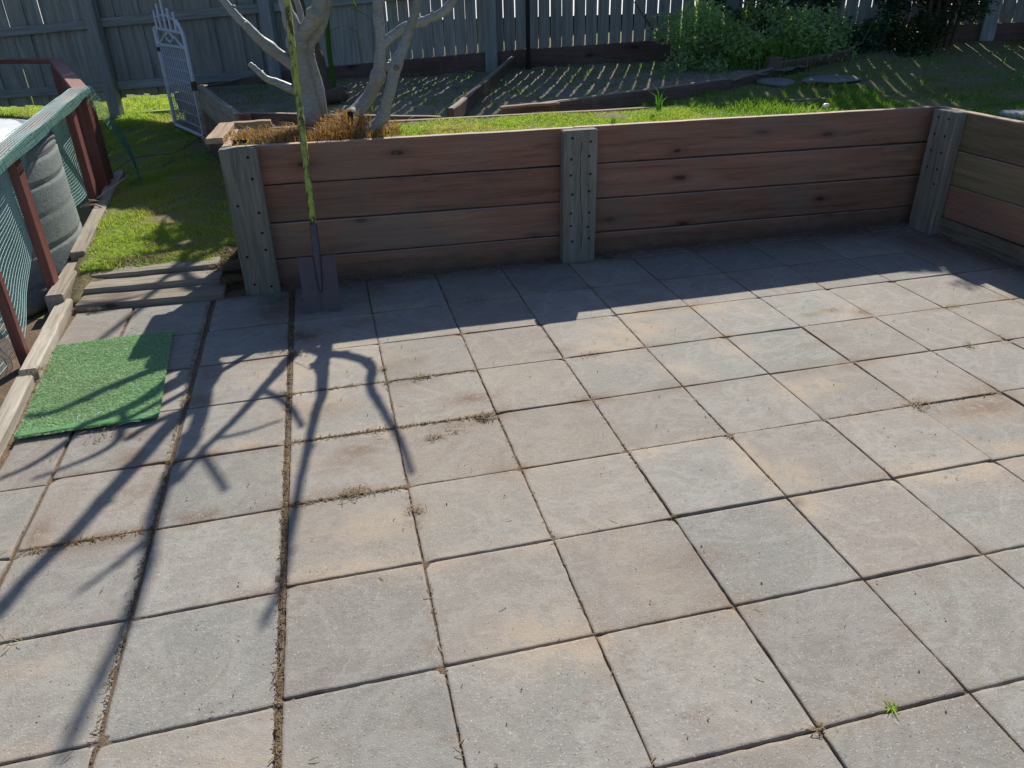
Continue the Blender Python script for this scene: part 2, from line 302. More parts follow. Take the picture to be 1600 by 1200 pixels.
# ------------------------------------------------------------ patio
BL_T = [(1.43, 1.64, .16, .11, 1.), (1.62, 1.80, .2, .12, .9), (1.72, 1.98, .12, .05, .9), (2.04, 1.95, .16, .05, .8), (1.6, .60, .05, .16, 1.), (1.70, .50, .06, .1, .8), (1.62, .35, .07, .05, 1.), (2.13, .40, .1, .06, .9), (2.02, .41, .07, .04, 1), (2.3, .36, .2, .05, .8), (1.25, .77, .07, .04, 1.), (.66, .03, .14, .1, .8), (.75, -.02, .12, .07, .9),
        (.15, .43, .2, .05, .8), (.3, .62, .2, .09, .7), (.12, 1.48, .16, .12, .6), (1.65, 1.35, .1, .08, .6), (2.15, 1.06, .12, .06, .9), (2.02, 1.04, .08, .08, .9), (2.75, 1.66, .12, .1, .6), (-.1, -.2, .15, .1, .5), (.0, 1.8, .2, .15, .7), (.4, 1.85, .2, .15, .5), (2.65, .7, .2, .1, .6), (2.52, .45, .12, .04, .8), (.85, 1.5, .5, .4, .28), (.5, .9, .5, .4, .3), (1.0, .9, .3, .3, .25), (1.02, .2, .1, .4, .35)]
BL_B = [(.75, 1.17, .07, .03, 1.2), (.66, 1.17, .16, .03, .7), (.54, 1.09, .05, .015, 1.), (.12, 1.42, .16, .08, .5), (.25, 1.08, .09, .05, .8), (.2, 1.02, .1, .06, .5), (2.66, 1.74, .06, .03, 1.), (2.78, 1.66, .05, .05, 1.), (2.64, .72, .2, .07, .8), (2.75, .8, .1, .1, .7), (-.58, .78, .17, .04, .9), (-.78, .86, .03, .08, .9), (-.3, .82, .08, .04, .8), (.19, .82, .14, .03, .7), (.41, .65, .03, .08, .6),
        (.5, 1.57, .12, .04, .6), (.5, 1.75, .12, .1, .35), (.04, 2.2, .12, .1, .9), (-.1, 2.6, .1, .2, 1.), (.45, 2.74, .08, .14, .8), (.6, 2.86, .6, .07, .8), (1.4, 2.85, .6, .06, .8), (2.4, 2.83, .8, .06, .8), (3.4, 2.8, .7, .12, .9), (3.95, 2.3, .1, .6, 1.1), (3.8, 2.55, .15, .3, .9), (.3, 2.3, .1, .05, .5), (1.33, 1.61, .06, .03, .7), (1.62, .37, .02, .02, 1.), (-.36, 1.65, .06, .05, .8), (-.36, 1.9, .05, .08, .6)]
def blobs(B, x, y):
    r = np.zeros_like(x)
    for cx, cy, rx, ry, s in B: r = np.maximum(r, s * np.exp(-(((x - cx) / rx) ** 2 + ((y - cy) / ry) ** 2) * .9))
    return r
TN = 18
for _ in range(210):
    jx = random.choice([round(random.uniform(0, 3.9) / .4) * .4, random.uniform(-.9, 3.9)]); jy = random.uniform(-.7, 2.6); jy = round(jy / .4) * .4 if random.random() < .75 else jy
    k_ = (.35 + .65 * min(1, max(0, (jy + .4) / 1.6))) * (1.15 if jx < 1.3 else .8)
    (BL_T if random.random() < .5 else BL_B).append((jx, jy, random.uniform(.03, .15), random.uniform(.012, .06), random.uniform(.35, .95) * k_))
def patio():
    V = []; F = []; C = []; off = 0
    def tile(x0, x1, y0, y1, rot=0., dz=0., tx=0., ty=0.):
        nonlocal off
        w_, l_ = x1 - x0, y1 - y0; cx, cy = (x0 + x1) / 2, (y0 + y1) / 2; e = .002
        nx = max(3, int(w_ / .4 * TN)); ny = max(3, int(l_ / .4 * TN))
        b2 = .009; u = np.r_[-w_ / 2, -w_ / 2 + e, np.linspace(-w_ / 2 + b2, w_ / 2 - b2, nx), w_ / 2 - e, w_ / 2]; v = np.r_[-l_ / 2, -l_ / 2 + e, np.linspace(-l_ / 2 + b2, l_ / 2 - b2, ny), l_ / 2 - e, l_ / 2]
        U, W = np.meshgrid(u, v, indexing='ij'); Z = np.zeros_like(U); Z += U * tx + W * ty + dz
        edge = np.zeros_like(U, bool); edge[0, :] = edge[-1, :] = True; edge[:, 0] = edge[:, -1] = True
        Z[edge] -= .002; j = np.zeros_like(U); j[edge] = rng.normal(0, .0009, edge.sum())
        # a few chipped corners
        for sx in (-1, 1):
            for sy in (-1, 1):
                if rng.random() < .3:
                    r = rng.uniform(.006, .016); d = np.hypot(U - sx * w_ / 2, W - sy * l_ / 2); k = np.clip(1 - d / (r * 2.2), 0, 1); Z -= k * .008
        ca, sa = math.cos(rot), math.sin(rot); X = cx + (U + j) * ca - (W + j) * sa; Y = cy + (U + j) * sa + (W + j) * ca
        top = np.stack([X, Y, Z], -1).reshape(-1, 3); a, b = U.shape
        i, k = np.meshgrid(np.arange(a - 1), np.arange(b - 1), indexing='ij'); q = (i * b + k).ravel() + off
        F.append(np.stack([q, q + b, q + b + 1, q + 1], 1))
        ring = [i * b for i in range(a)] + [(a - 1) * b + k for k in range(1, b)] + [i * b + b - 1 for i in range(a - 2, -1, -1)] + [k for k in range(b - 2, 0, -1)]
        low = top[ring].copy(); low[:, 2] -= .032; n = len(ring); base = off + len(top)
        F.append(np.array([(off + ring[m], base + m, base + (m + 1) % n, off + ring[(m + 1) % n]) for m in range(n)]))
        tone = rng.random(); allv = np.concatenate([top, low]); x, y = allv[:, 0], allv[:, 1]
        # soil creeping in from the joints
        dj = np.minimum(np.minimum(U + w_ / 2, w_ / 2 - U), np.minimum(W + l_ / 2, l_ / 2 - W)).ravel(); dj = np.r_[dj, np.zeros(n)]
        t_ = blobs(BL_T, x, y) + .12 * np.exp(-dj / .03) * rng.uniform(.0, 1.2); b_ = blobs(BL_B, x, y) + .35 * np.exp(-dj / .003) * rng.uniform(.2, 1.2)
        C.append(np.stack([np.clip(t_, 0, 1), np.clip(b_, 0, 1), np.full(len(x), tone), np.ones(len(x))], 1)); V.append(allv); off += len(allv)
    g = .0021
    for c in range(0, 11):
        for r in range(-9, 8):
            x0, x1 = c * .4, c * .4 + .4; y0, y1 = r * .4, r * .4 + .4
            if r == 7: y1 = 2.9
            if c == 10: x1 = 4.04
            if x1 - x0 < .03 or y1 - y0 < .03: continue
            gj = g + abs(rng.normal(0, .0006)); dzr = (.003 if (r == 0 and c in (4, 5, 6)) or (r == 1 and c in (3, 4, 5)) or r < 0 and c in (3, 4) else 0)
            tile(x0 + gj + rng.normal(0, .0008), x1 - gj, y0 + gj + (.0012 if r < 2 else .0004), y1 - gj - (.0012 if r < 2 else .0004), rng.normal(0, .003), rng.normal(0, .0012) + dzr, rng.normal(0, .004), rng.normal(0, .004))
    for c in (-1, -2):
        for r in range(-9, 7):
            off_x = -.0125 - .004 * (r * .4 + .2) - (c == -2) * .008 * max(0, r * .4); x1 = off_x + (c + 1) * .402; x0 = x1 - .397; y0 = r * .4 - .012 + .006 * r * .4; y1 = y0 + .394
            if r == 6: y1 = 2.86
            tile(x0, x1 - .003, y0, y1, .012 + rng.normal(0, .003), rng.normal(-.001, .001), rng.normal(0, .005), rng.normal(0, .005))
    ysl = [-3.65, -3.25, -2.85, -2.45, -2.05, -1.65, -1.25, -.85, -.45, -.05, .355, .757, 1.157, 1.56, 1.96, 2.37, 2.86]
    for k in range(len(ysl) - 1):
        y0, y1 = ysl[k] + .004, ysl[k + 1] - .002; ym = (y0 + y1) / 2; xr = -.0125 - .012 * ym - 2 * .402 - .008; xl = xe(ym) + .062
        if k < 9: xl = xr - .39
        tile(xl, xr, y0, y1, .012, rng.normal(-.001, .0012), rng.normal(0, .006), rng.normal(0, .006))
    for k in range(0, 9):   # one more column near the camera, past the end of the edging
        tile(xe(1.2) - .5, xe(1.2) + .045 - .11, ysl[k] + .004, ysl[k + 1] - .002, .01, 0, 0, 0) if False else None
    return meshobj('patio_paving', np.concatenate(V), np.concatenate(F), M_PAVER, colors=np.concatenate(C))
tag(patio(), kind='structure')
def base():
    n = 500; xs = np.r_[np.linspace(-1.62, 4.09, n)]; ys = np.linspace(-3.8, 2.95, n); X, Y = np.meshgrid(xs, ys, indexing='ij'); Z = -.0105 + rng.normal(0, .002, X.shape); cj = np.abs((X + .2) % .4 - .2) < .03; Z = np.where(cj, np.minimum(-.0055 + rng.normal(0, .0015, X.shape), -.0035), Z)
    Z = np.where((X > -.03) & (X < .004), np.minimum(-.005 + rng.normal(0, .003, X.shape), -.001), Z); Z = np.where(Y > 2.90, .004 + rng.normal(0, .003, X.shape), Z)
    Z = np.where(X < xe(Y) - .03, -.04, Z)
    a, b = X.shape; V = np.stack([X, Y, Z], -1).reshape(-1, 3); i, k = np.meshgrid(np.arange(a - 1), np.arange(b - 1), indexing='ij'); q = (i * b + k).ravel()
    return meshobj('paving_sand_bed', V, np.stack([q, q + b, q + b + 1, q + 1], 1), M_JOINT)
tag(base(), kind='structure')

# ------------------------------------------------------------ retaining walls
def bolts(post, P, N, up, side, m=M_HOLE):
    """dark recessed bolt heads on a post face"""
    for p in P:
        c = Vector(p); n = Vector(N); a = Vector(side); b = Vector(up); V = []; k = 10
        for dep, r in ((.0006, .0075), (.0018, .006)):
            V += [c + n * dep + a * (math.cos(2 * math.pi * j / k) * r) + b * (math.sin(2 * math.pi * j / k) * r) for j in range(k)]
        F = [(j, (j + 1) % k, k + (j + 1) % k, k + j) for j in range(k)] + [tuple(range(k, 2 * k))]
        meshobj('bolt', V, F, m, post)
W = empty('retaining_wall', (1.9, 2.94, 0), 'long red-brown timber sleeper retaining wall with grey posts across the back of the patio', 'retaining wall')
lv = lambda x, k: [.79, .583, .375, .170, -.04][k] - .0105 * (x + .3) - (0.0045 * (x + .3) if 0 < k < 4 else 0)   # board joint heights
for k in range(4):
    for x0, x1 in ((-.255, 1.665), (1.669, 4.06)):
        z0, z1 = [(lv(x, k) + lv(x, k + 1)) / 2 for x in (x0, x1)]; hh = (lv((x0 + x1) / 2, k) - lv((x0 + x1) / 2, k + 1)) - (.009 if k != 0 or x0 < 0 else .014)
        yy = 2.958 + random.uniform(-.002, .003)
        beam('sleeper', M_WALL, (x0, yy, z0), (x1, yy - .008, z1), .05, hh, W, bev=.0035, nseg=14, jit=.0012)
for k in range(4):
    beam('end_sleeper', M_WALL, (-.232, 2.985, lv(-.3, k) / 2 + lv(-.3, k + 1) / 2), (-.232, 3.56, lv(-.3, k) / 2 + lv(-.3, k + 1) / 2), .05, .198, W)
for k in range(4):
    beam('back_sleeper', M_BED if k else M_CAP, (-.25, 3.56, lv(-.3, k) / 2 + lv(-.3, k + 1) / 2 - .006), (4.02, 3.53, lv(4, k) / 2 + lv(4, k + 1) / 2 + .002), .05, .196, W, nseg=16)
beam('top_plate', M_CAP, (-.29, 3.02, .808), (-.27, 3.60, .80), .09, .03, W)
beam('top_plate', M_CAP, (-.25, 3.59, .80), (-.02, 3.59, .80), .07, .03, W)
def post(x0, x1, y, ztop, hl, hr, seed):
    random.seed(seed)
    p = beam('wall_post', M_POST, ((x0 + x1) / 2, y + .036, -.05), ((x0 + x1) / 2 + .004, y + .036, ztop), .072, x1 - x0, W, up=(1, 0, 0), bev=.006, nseg=8, jit=.001)
    pts = [(x0 + .05 + random.uniform(-.006, .006), y - .001, z) for z in hl] + [(x1 - .045 + random.uniform(-.006, .006), y - .001, z) for z in hr]
    bolts(p, pts, (0, -1, 0), (0, 0, 1), (1, 0, 0)); return p
post(-.262, -.074, 2.858, .79, [.50, .22, .06], [.745, .635, .455, .345, .25, .04], 3)
post(1.572, 1.772, 2.835, .765, [.725, .61, .52, .41, .30, .225, .13], [.70, .62, .52, .42, .295, .21, .14], 5)
random.seed(2); zz_ = np.linspace(.70, .08, 22); sp_ = [(1.676 + .006 * math.sin(z * 9) + random.uniform(-.003, .003) + .012 * (.7 - z), 2.8345, z) for z in zz_]
tubes('split', M_HOLE, [(sp_, [.0006 + .0013 * abs(math.sin(i * .7 + 1)) for i in range(22)])], [o for o in W.children if o.name.startswith('wall_post')][-1], 5)
pc = beam('wall_post', M_POST, (3.995, 2.745, -.05), (3.995, 2.745, .742), .20, .072, W, up=(1, 0, 0), bev=.006)
bolts(pc, [(3.958, 2.70 + random.uniform(-.005, .005), z) for z in (.70, .60, .50, .40, .31)] + [(3.958, 2.79, z) for z in (.70, .6, .5, .4)], (-1, 0, 0), (0, 0, 1), (0, 1, 0))
random.seed(11)
W2 = empty('retaining_wall', (4.06, 1.0, 0), 'mossy brown timber sleeper retaining wall running toward the viewer along the right edge', 'retaining wall')
for k in range(4):
    z = (lv(4, k) + lv(4, k + 1)) / 2; hh = lv(4, k) - lv(4, k + 1) - .006
    m = M_WALL2 if k < 2 else (M_WALL if k == 2 else M_SPLIT)
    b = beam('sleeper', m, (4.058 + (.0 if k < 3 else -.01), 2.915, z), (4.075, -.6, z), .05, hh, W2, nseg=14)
    if k == 3: b['label'] = 'splintered pale bottom sleeper'

# ------------------------------------------------------------ left edging, steps, mat
def et(name, p0, p1, d, h, m, label, cat, grp=None):
    o = beam(name, m, p0, p1, d, h, bev=.007, nseg=10, jit=.0018); tag(o, label, cat, grp); return o
et('edging_timber', (xe(-.4) - .0, -.4, .005), (xe(2.05), 2.05, .004), .07, .06, M_PALE, 'nearest bleached edging timber, lying low beside the green mat', 'edging timber', 'timbers edging the fenced pit')
et('edging_timber', (xe(2.09) + .005, 2.09, .006), (xe(3.0) + .01, 2.99, .010), .075, .07, M_PALE, 'short pale edging timber between the mat corner and the timber step', 'edging timber', 'timbers edging the fenced pit')
et('edging_timber', (xe(2.98) - .02, 2.93, .03), (xe(3.55) - .01, 3.56, .025), .09, .12, M_GREYW, 'short thick grey edging block at the end of the timber step', 'edging timber', 'timbers edging the fenced pit')
et('edging_timber', (xe(3.5) - .0, 3.57, .07), (xe(5.6) + .02, 5.65, .13), .085, .13, M_GREYW, 'longest grey edging timber beside the lawn under the brown railing', 'edging timber', 'timbers edging the fenced pit')
et('step_sleeper', (-1.15, 2.985, .000), (-.375, 2.935, .004), .17, .06, M_GREYW, 'lower grey step sleeper flush against the pavers', 'step', 'two timber step sleepers')
et('step_sleeper', (-1.14, 3.155, .026), (-.40, 3.11, .034), .155, .06, M_GREYW, 'upper weathered step sleeper at the foot of the lawn, with a dark gap below', 'step', 'two timber step sleepers')
et('step_sleeper', (-1.13, 3.32, .050), (-.43, 3.275, .060), .16, .06, M_GREYW, 'rearmost grey sleeper of the step, half sunk into the lawn edge', 'step', 'two timber step sleepers')

def quadgrid(c00, c10, c11, c01, n, m_):
    u, v = np.meshgrid(np.linspace(0, 1, n), np.linspace(0, 1, m_), indexing='ij'); u = u[..., None]; v = v[..., None]
    c00, c10, c11, c01 = map(lambda c: np.array(c, float), (c00, c10, c11, c01)); return c00 * (1 - u) * (1 - v) + c10 * u * (1 - v) + c11 * u * v + c01 * (1 - u) * v
def blades(P, H, Wd, lean=.5, bend=.5, up=None):
    """grass blades: 5 vertices (a quad and a triangle) each"""
    P = np.asarray(P, float); n = len(P); H = np.broadcast_to(H, n) * rng.uniform(.55, 1.3, n); Wd = np.broadcast_to(Wd, n); a = rng.uniform(0, 2 * np.pi, n); side = np.stack([np.cos(a), np.sin(a), 0 * a], 1)
    b = rng.uniform(0, 2 * np.pi, n); dr = np.stack([np.cos(b), np.sin(b), 0 * b], 1) * (rng.random(n) ** .7 * lean)[:, None]
    z = np.array([0, 0, 1.]); mid = P + (dr * .4 + z * .6) * H[:, None]; tip = P + (dr * (1 + bend) + z * (1 - .25 * bend)) * H[:, None]
    w_ = side * (Wd / 2)[:, None]; V = np.stack([P - w_, P + w_, mid + w_ * .8, mid - w_ * .8, tip], 1).reshape(-1, 3); k = np.arange(n) * 5
    # all triangles so one array holds them
    F = np.concatenate([np.stack([k, k + 1, k + 2], 1), np.stack([k, k + 2, k + 3], 1), np.stack([k + 3, k + 2, k + 4], 1)]); return V, F
mat_c = [(-1.035, 1.50), (-.515, 1.525), (-.585, 2.425), (-1.115, 2.405)]
T = empty('turf_mat', (-.81, 1.95, .0), 'rectangle of bright green artificial turf lying on the pavers', 'mat')
G = quadgrid(*[(x, y, .010) for x, y in mat_c], 30, 44); G[..., 2] += .002 * np.sin(G[..., 1] * 14) + rng.normal(0, .0006, G.shape[:2]); G[:, :3, 2] += .005
G[:, 0, 1] += .008 * np.sin(np.linspace(0, 6, 30)); a, b = G.shape[:2]; i, k = np.meshgrid(np.arange(a - 1), np.arange(b - 1), indexing='ij'); q = (i * b + k).ravel()
bk = meshobj('backing', G.reshape(-1, 3), np.stack([q, q + b, q + b + 1, q + 1], 1), M_TURF0, T); sm_ = bk.modifiers.new('s', 'SOLIDIFY'); sm_.thickness = .003; sm_.offset = 1
n = 60000; u = rng.random(n); v = rng.random(n); P = np.array([(0, 0, 0)]); c = np.array([(x, y, .0105) for x, y in mat_c]); U = u[:, None]; Vv = v[:, None]
P = c[0] * (1 - U) * (1 - Vv) + c[1] * U * (1 - Vv) + c[2] * U * Vv + c[3] * (1 - U) * Vv; P[:, 2] += .002 * np.sin(P[:, 1] * 14)
V_, F_ = blades(P, .009, .0026, 1.3, .6); pile = meshobj('pile', V_, F_, M_TURF, T); pile['kind'] = 'stuff'
ft = tubes('frayed_threads', M_NET, [([(x0, y0, .016), (x0 + dx, y0 + dy * .5, .022), (x0 + dx * 1.6, y0 + dy, .015)], .0009) for x0, y0, dx, dy in [(-.80, 1.55, .03, .09), (-.82, 1.56, -.01, .07), (-.62, 1.53, .06, .02), (-.66, 1.5, .05, .01), (-.86, 2.41, .09, .02), (-.92, 2.43, .05, .02), (-.7, 1.51, .1, .03)]], T, 4); ft['kind'] = 'stuff'

# ------------------------------------------------------------ handrail, net, tank
def rail_x(y): return -1.25 - .074 * (y - 2.5)
def rail_z(y): return .81 + .018 * (y - 2.5)
RL = empty('railing', (-1.35, 4.0, 0), 'oxblood red timber railing with posts around the sunken tank', 'railing')
rp = [(rail_x(-.2), -.2, rail_z(-.2)), (rail_x(5.30), 5.30, rail_z(5.30)), (-2.13, 7.35, .93), (-4.2, 7.95, .96)]
pts = [Vector(p) for p in rp]
for i in range(3):
    a_, b_ = pts[i].copy(), pts[i + 1].copy(); d = (b_ - a_).normalized()
    beam('top_rail', M_HAND, a_ + Vector((0, 0, 0)), b_ + d * .03, .11, .042, RL, bev=.005, jit=.0008)
for (x, y, zb, a, b, zt) in [(rail_x(.6), .6, -.1, .09, .05, None), (rail_x(2.32), 2.32, -.12, .045, .045, None), (rail_x(3.16) - .01, 3.16, -.12, .045, .095, None), (rail_x(4.75), 4.75, -.1, .05, .10, None), (rail_x(5.2), 5.2, .0, .10, .10, None), (rail_x(5.36), 5.38, .0, .10, .06, .84), (-1.80, 6.35, .1, .10, .09, .87), (-2.12, 7.30, .1, .1, .09, .90), (-3.2, 7.64, .1, .09, .09, .92)]:
    zt = zt or rail_z(y) - .021
    beam('railing_post', M_HAND, (x, y, zb), (x, y, zt), a, b, RL, up=(0, 1, 0), bev=.004, jit=.0008)
def net_grid(S_, nu, nv, r, m, name, parent, skip=None, rows=True):
    """S_(u,v)->xyz ; strands both ways as thin three sided prisms"""
    V = []; F = []; off = 0
    def strand(P, rr):
        nonlocal off
        P = np.asarray(P); n = len(P)
        if n < 2: return
        T = np.gradient(P, axis=0); T /= np.linalg.norm(T, axis=1)[:, None] + 1e-9; N = np.cross(T, [.3, .2, 1.]); N /= np.linalg.norm(N, axis=1)[:, None] + 1e-9; B = np.cross(T, N)
        for a in (0, 2.094, 4.188): V.append(P + (N * math.cos(a) + B * math.sin(a)) * rr)
        k = np.arange(n - 1)
        for s in range(3): F.append(np.stack([off + s * n + k, off + ((s + 1) % 3) * n + k, off + ((s + 1) % 3) * n + k + 1, off + s * n + k + 1], 1))
        off += 3 * n
    us = np.linspace(0, 1, nu); vs = np.linspace(0, 1, nv)
    for u in us:
        strand(np.array([S_(u, v) for v in np.linspace(0, 1, 14)]), r)
    if rows:
        for v in vs: strand(np.array([S_(u, v) for u in np.linspace(0, 1, max(20, nu // 5))]), r * 1.2)
    return meshobj(name, np.concatenate(V), np.concatenate(F), m, parent)
NET = empty('shade_netting', (-1.33, 3.2, .4), 'green and white plastic netting draped over the red rail and hanging down inside it', 'netting')
ybot = lambda y: np.interp(y, [.0, 2.2, 2.45, 2.75, 3.05, 3.3, 4.0, 4.6, 5.0, 5.5], [.02, .03, .10, .22, .36, .30, .24, .24, .33, .42])
def S1(u, v):
    y = -.1 + 5.5 * u; zt = rail_z(y) - .02; zb = ybot(y); z = zt * (1 - v) + zb * v
    return (rail_x(y) - .055 - .03 * math.sin(v * 3.1) - .02 * math.sin(y * 3 + v * 4) + .01 * math.sin(y * 9), y + .16 * v * (1) + .01 * math.sin(v * 9), z)
net_grid(S1, 380, 34, .0011, M_NET, 'hanging_net', NET)
def S2(u, v):
    y = -.15 + 5.36 * u; a = (v - .5) * 3.5; wv = .5 + .5 * math.sin(y * 4.3) * .5
    x = rail_x(y) + .068 * math.sin(a) + .006 * math.sin(y * 17 + v * 9); z = rail_z(y) + .026 + .007 * math.sin(y * 6 + v * 3) * wv - (abs(a) > 1.15) * (abs(a) - 1.15) * .075
    return (x, y + .05 * v, z)
net_grid(S2, 90, 15, .0013, M_NET, 'draped_net', NET)
def S2b(u, v): p = S2(u, v * .25 + .76); return (p[0] + .004, p[1] + .01, p[2] + .005 + .004 * math.sin(u * 60))
net_grid(S2b, 60, 9, .0016, M_NETD, 'draped_net_green_layer', NET)
def S3(u, v):
    y = 5.1 + .26 * u; top = np.array([rail_x(y) + .06, y, rail_z(y) + .01]); tip = np.array([-1.19, 5.25, .17]); w_ = v ** .8
    p = top * (1 - w_) + tip * w_; p[0] += .05 * math.sin(v * 3.14) * 1.0; p[2] += .03 * math.sin(v * 5) * (u - .5); p[1] += (u - .5) * .12 * (1 - v); return tuple(p)
net_grid(S3, 16, 26, .0012, M_NETD, 'hanging_tail', NET)
def S4(u, v):
    y = 5.2 + 1.3 * u; return (-1.25 + .25 * u + .1 * v, y - .1, .17 + .03 * math.sin(u * 9 + v * 4) + .02 * v)
net_grid(S4, 60, 6, .0008, M_NETD, 'trailing_strands', NET)

def tank():
    c = (-2.33, 3.86); R = 1.0; zt = .755; prof = []; zz = np.linspace(-.16, zt, 60)
    for z in zz:
        r = R; t = (z + .16); 
        for g_ in (.16, .34, .52, .70, .84): r -= .014 * math.exp(-((t - g_) / .006) ** 2)
        r -= .05 * max(0, 1 - t / .07) ** 2
        r -= .035 * max(0, 1 - (zt - z) / .035) ** 2; prof.append((r, z))
    n = 96; V = []; F = []
    for r, z in prof:
        for j in range(n): a = 2 * math.pi * j / n; rr = r * (1 + .003 * math.sin(a * 7 + z * 6)); V.append((c[0] + rr * math.cos(a), c[1] + rr * math.sin(a), z))
    for i in range(len(prof) - 1):
        for j in range(n): F.append((i * n + j, i * n + (j + 1) % n, (i + 1) * n + (j + 1) % n, (i + 1) * n + j))
    Tk = empty('water_tank', (c[0], c[1], -.16), 'round grey ribbed water tank with a pale lid behind the railing', 'water tank')
    meshobj('tank_wall', V, F, M_TANK, Tk, smooth=True)
    V = []; F = []; pr = [(.975, .75), (.98, .755), (.98, .768), (.97, .775), (.90, .79), (.89, .765), (.86, .765), (.85, .795), (.6, .815), (.3, .83), (.05, .835)]
    for r, z in pr:
        for j in range(n): a = 2 * math.pi * j / n; V.append((c[0] + r * math.cos(a), c[1] + r * math.sin(a), z + (.006 * (math.sin(a * 12) > .6) if .1 < r < .86 else 0)))
    for i in range(len(pr) - 1):
        for j in range(n): F.append((i * n + j, i * n + (j + 1) % n, (i + 1) * n + (j + 1) % n, (i + 1) * n + j))
    F.append(tuple((len(pr) - 1) * n + j for j in range(n)))
    meshobj('lid', V, F, M_LID, Tk, smooth=True)
tank()

# ------------------------------------------------------------ paling fence
FE = empty('paling_fence', (1.98, fy(1.98), .7), 'tall grey paling fence with rails and posts along the back of the garden', 'fence')
fz = lambda x: np.interp(x, [-6, -2.8, -1.95, -1.8, -1.1, -.9, -.35, 1.33, 3.6, 6.5], [.32, .40, .45, .50, .53, .62, .71, .845, .98, 1.06])   # foot of the palings
rz = lambda x: .545 + .062 * (x + 2.8)       # lower rail on the left; runs parallel to the middle rail
def fpt(x, off=0): p = np.array([x, fy(x)]) + FN * off; return p
cosA = math.cos(A22)
bays = [-6.2, -4.0, -1.87, -.11, 1.98, 4.05, 6.1, 8.4]
for bi in range(len(bays) - 1):
    x = bays[bi]; V = []; F = []; Cc = []
    while x < bays[bi + 1] - .02:
        gap = (random.uniform(.007, .0115) if x > 1.0 else (random.uniform(.008, .014) if x > .75 else random.choice([-.012, -.01, -.012, -.008, .0035])))
        wd = .103 + (.0 if x > .9 else random.uniform(-.003, .006)); xw = wd * cosA
        z0 = float(fz(x)) + random.uniform(-.012, .012) - (.04 if x > -.9 else 0); z1 = float(fz(x)) + 1.98 + random.uniform(-.02, .02); back = .0 if (x > .9 or random.random() < .55) else .017
        p0 = fpt(x, .045 + back); p1 = fpt(x + xw, .045 + back); tilt = random.uniform(-.004, .004); b0 = len(V)
        ns = 5
        for s in range(ns + 1):
            z = z0 + (z1 - z0) * s / ns; wv = random.uniform(-.0015, .0015)
            for (p, o_) in ((p0, 0), (p1, 0), (p1, .014), (p0, .014)): V.append((p[0] + FN[0] * o_ + tilt * s / ns + wv * FD[0], p[1] + FN[1] * o_ + wv * FD[1], z))
        for s in range(ns):
            for j in range(4): F.append((b0 + s * 4 + j, b0 + s * 4 + (j + 1) % 4, b0 + s * 4 + 4 + (j + 1) % 4, b0 + s * 4 + 4 + j))
        F.append((b0 + 3, b0 + 2, b0 + 1, b0)); F.append(tuple(b0 + ns * 4 + j for j in range(4)))
        x += xw + gap * cosA
    # grain runs along local X so lay the panel out with X pointing up
    Mx = Matrix(((0, FD[0], FN[0], 0), (0, FD[1], FN[1], 0), (1, 0, 0, 0), (0, 0, 0, 1))); inv = Mx.inverted(); Vl = [tuple(inv @ Vector(v)) for v in V]
    me = meshobj('paling_panel', Vl, F, M_PAL, FE, Mx)
    x0, x1 = bays[bi] + .06, bays[bi + 1] - .06
    for kz in (0, 1, 2):
        if kz == 0 and x0 > -1: continue
        za, zb = rz(x0) + kz * .605, rz(x1) + kz * .605
        if kz > 0 and x0 > 1: za, zb = fz(x0) + kz * .72, fz(x1) + kz * .72
        pa, pb = fpt(x0, .018), fpt(x1, .018); beam('fence_rail', M_RAILF, (*pa, za), (*pb, zb), .045, .085, FE)
for x in bays:
    p = fpt(x, -.03); beam('fence_post', M_RAILF, (*p, float(fz(x)) - .35), (*p, float(fz(x)) + 1.85), .10, .12, FE, up=(FD[0], FD[1], 0), bev=.008)
for bi in range(2, 7):
    x0, x1 = max(bays[bi], -1.25) + .05, bays[bi + 1] - .05; pa, pb = fpt(x0, -.005), fpt(x1, -.005)
    beam('plinth_board', M_BED, (*pa, float(fz(x0)) - .10), (*pb, float(fz(x1)) - .10), .05, .20, FE)
p = fpt(2.32, -.12); o = beam('steel_stake', M_BLACK, (*p, .55), (*p, 2.2), .035, .035, None, up=(1, 0, 0)); tag(o, 'thin dark stake standing upright in front of the fence, right of the fence post', 'stake')

# ------------------------------------------------------------ garden bed timbers
def bt(name, p0, p1, d, h, m, label, cat='edging timber', grp='timbers edging the garden beds'):
    o = beam(name, m, p0, p1, d, h, bev=.008, nseg=8, jit=.003); tag(o, label, cat, grp); return o
LB = empty('garden_bed_edge', (-.3, 4.4, .3), 'brown timber bed edge with a corner post beside the white gate', 'garden bed edge')
for k in range(3):
    beam('side_board', M_GREYW if k == 0 else M_BED, (-.285, 4.42, .655 - k * .20), (-.72, 6.15, .67 - k * .20), .05, .195, LB)
    beam('side_board', M_GREYW, (-.73, 6.2, .60 - k * .20), (-1.10, 7.6, .58 - k * .20), .05, .195, LB)
    beam('front_board', M_BED, (-.24, 4.43, .655 - k * .20), (1.04, 3.88, .63 - k * .20), .05, .195, LB)
beam('corner_post', M_HAND, (-.235, 4.34, .1), (-.235, 4.34, .755), .05, .08, LB, up=(1, 0, 0))
bt('divider_timber', (1.09, 3.75, .74), (2.14, fy(2.14) - .12, .80), .045, .10, M_BED, 'long bed divider timber running from the planter back to the fence post')
bt('divider_timber', (1.42, 3.66, .71), (3.36, 4.33, .72), .045, .16, M_BED, 'dark bed timber angling away behind the planter, left of the stub post')
bt('divider_timber', (1.40, 3.665, .787), (1.80, 3.70, .79), .06, .015, M_CAP, 'thin pale offcut lying where the bed timber meets the planter')
bt('divider_timber', (3.97, 4.70, .76), (4.70, 4.80, .82), .06, .18, M_BED, 'dark bed board running right from the stub post in front of the shrub')
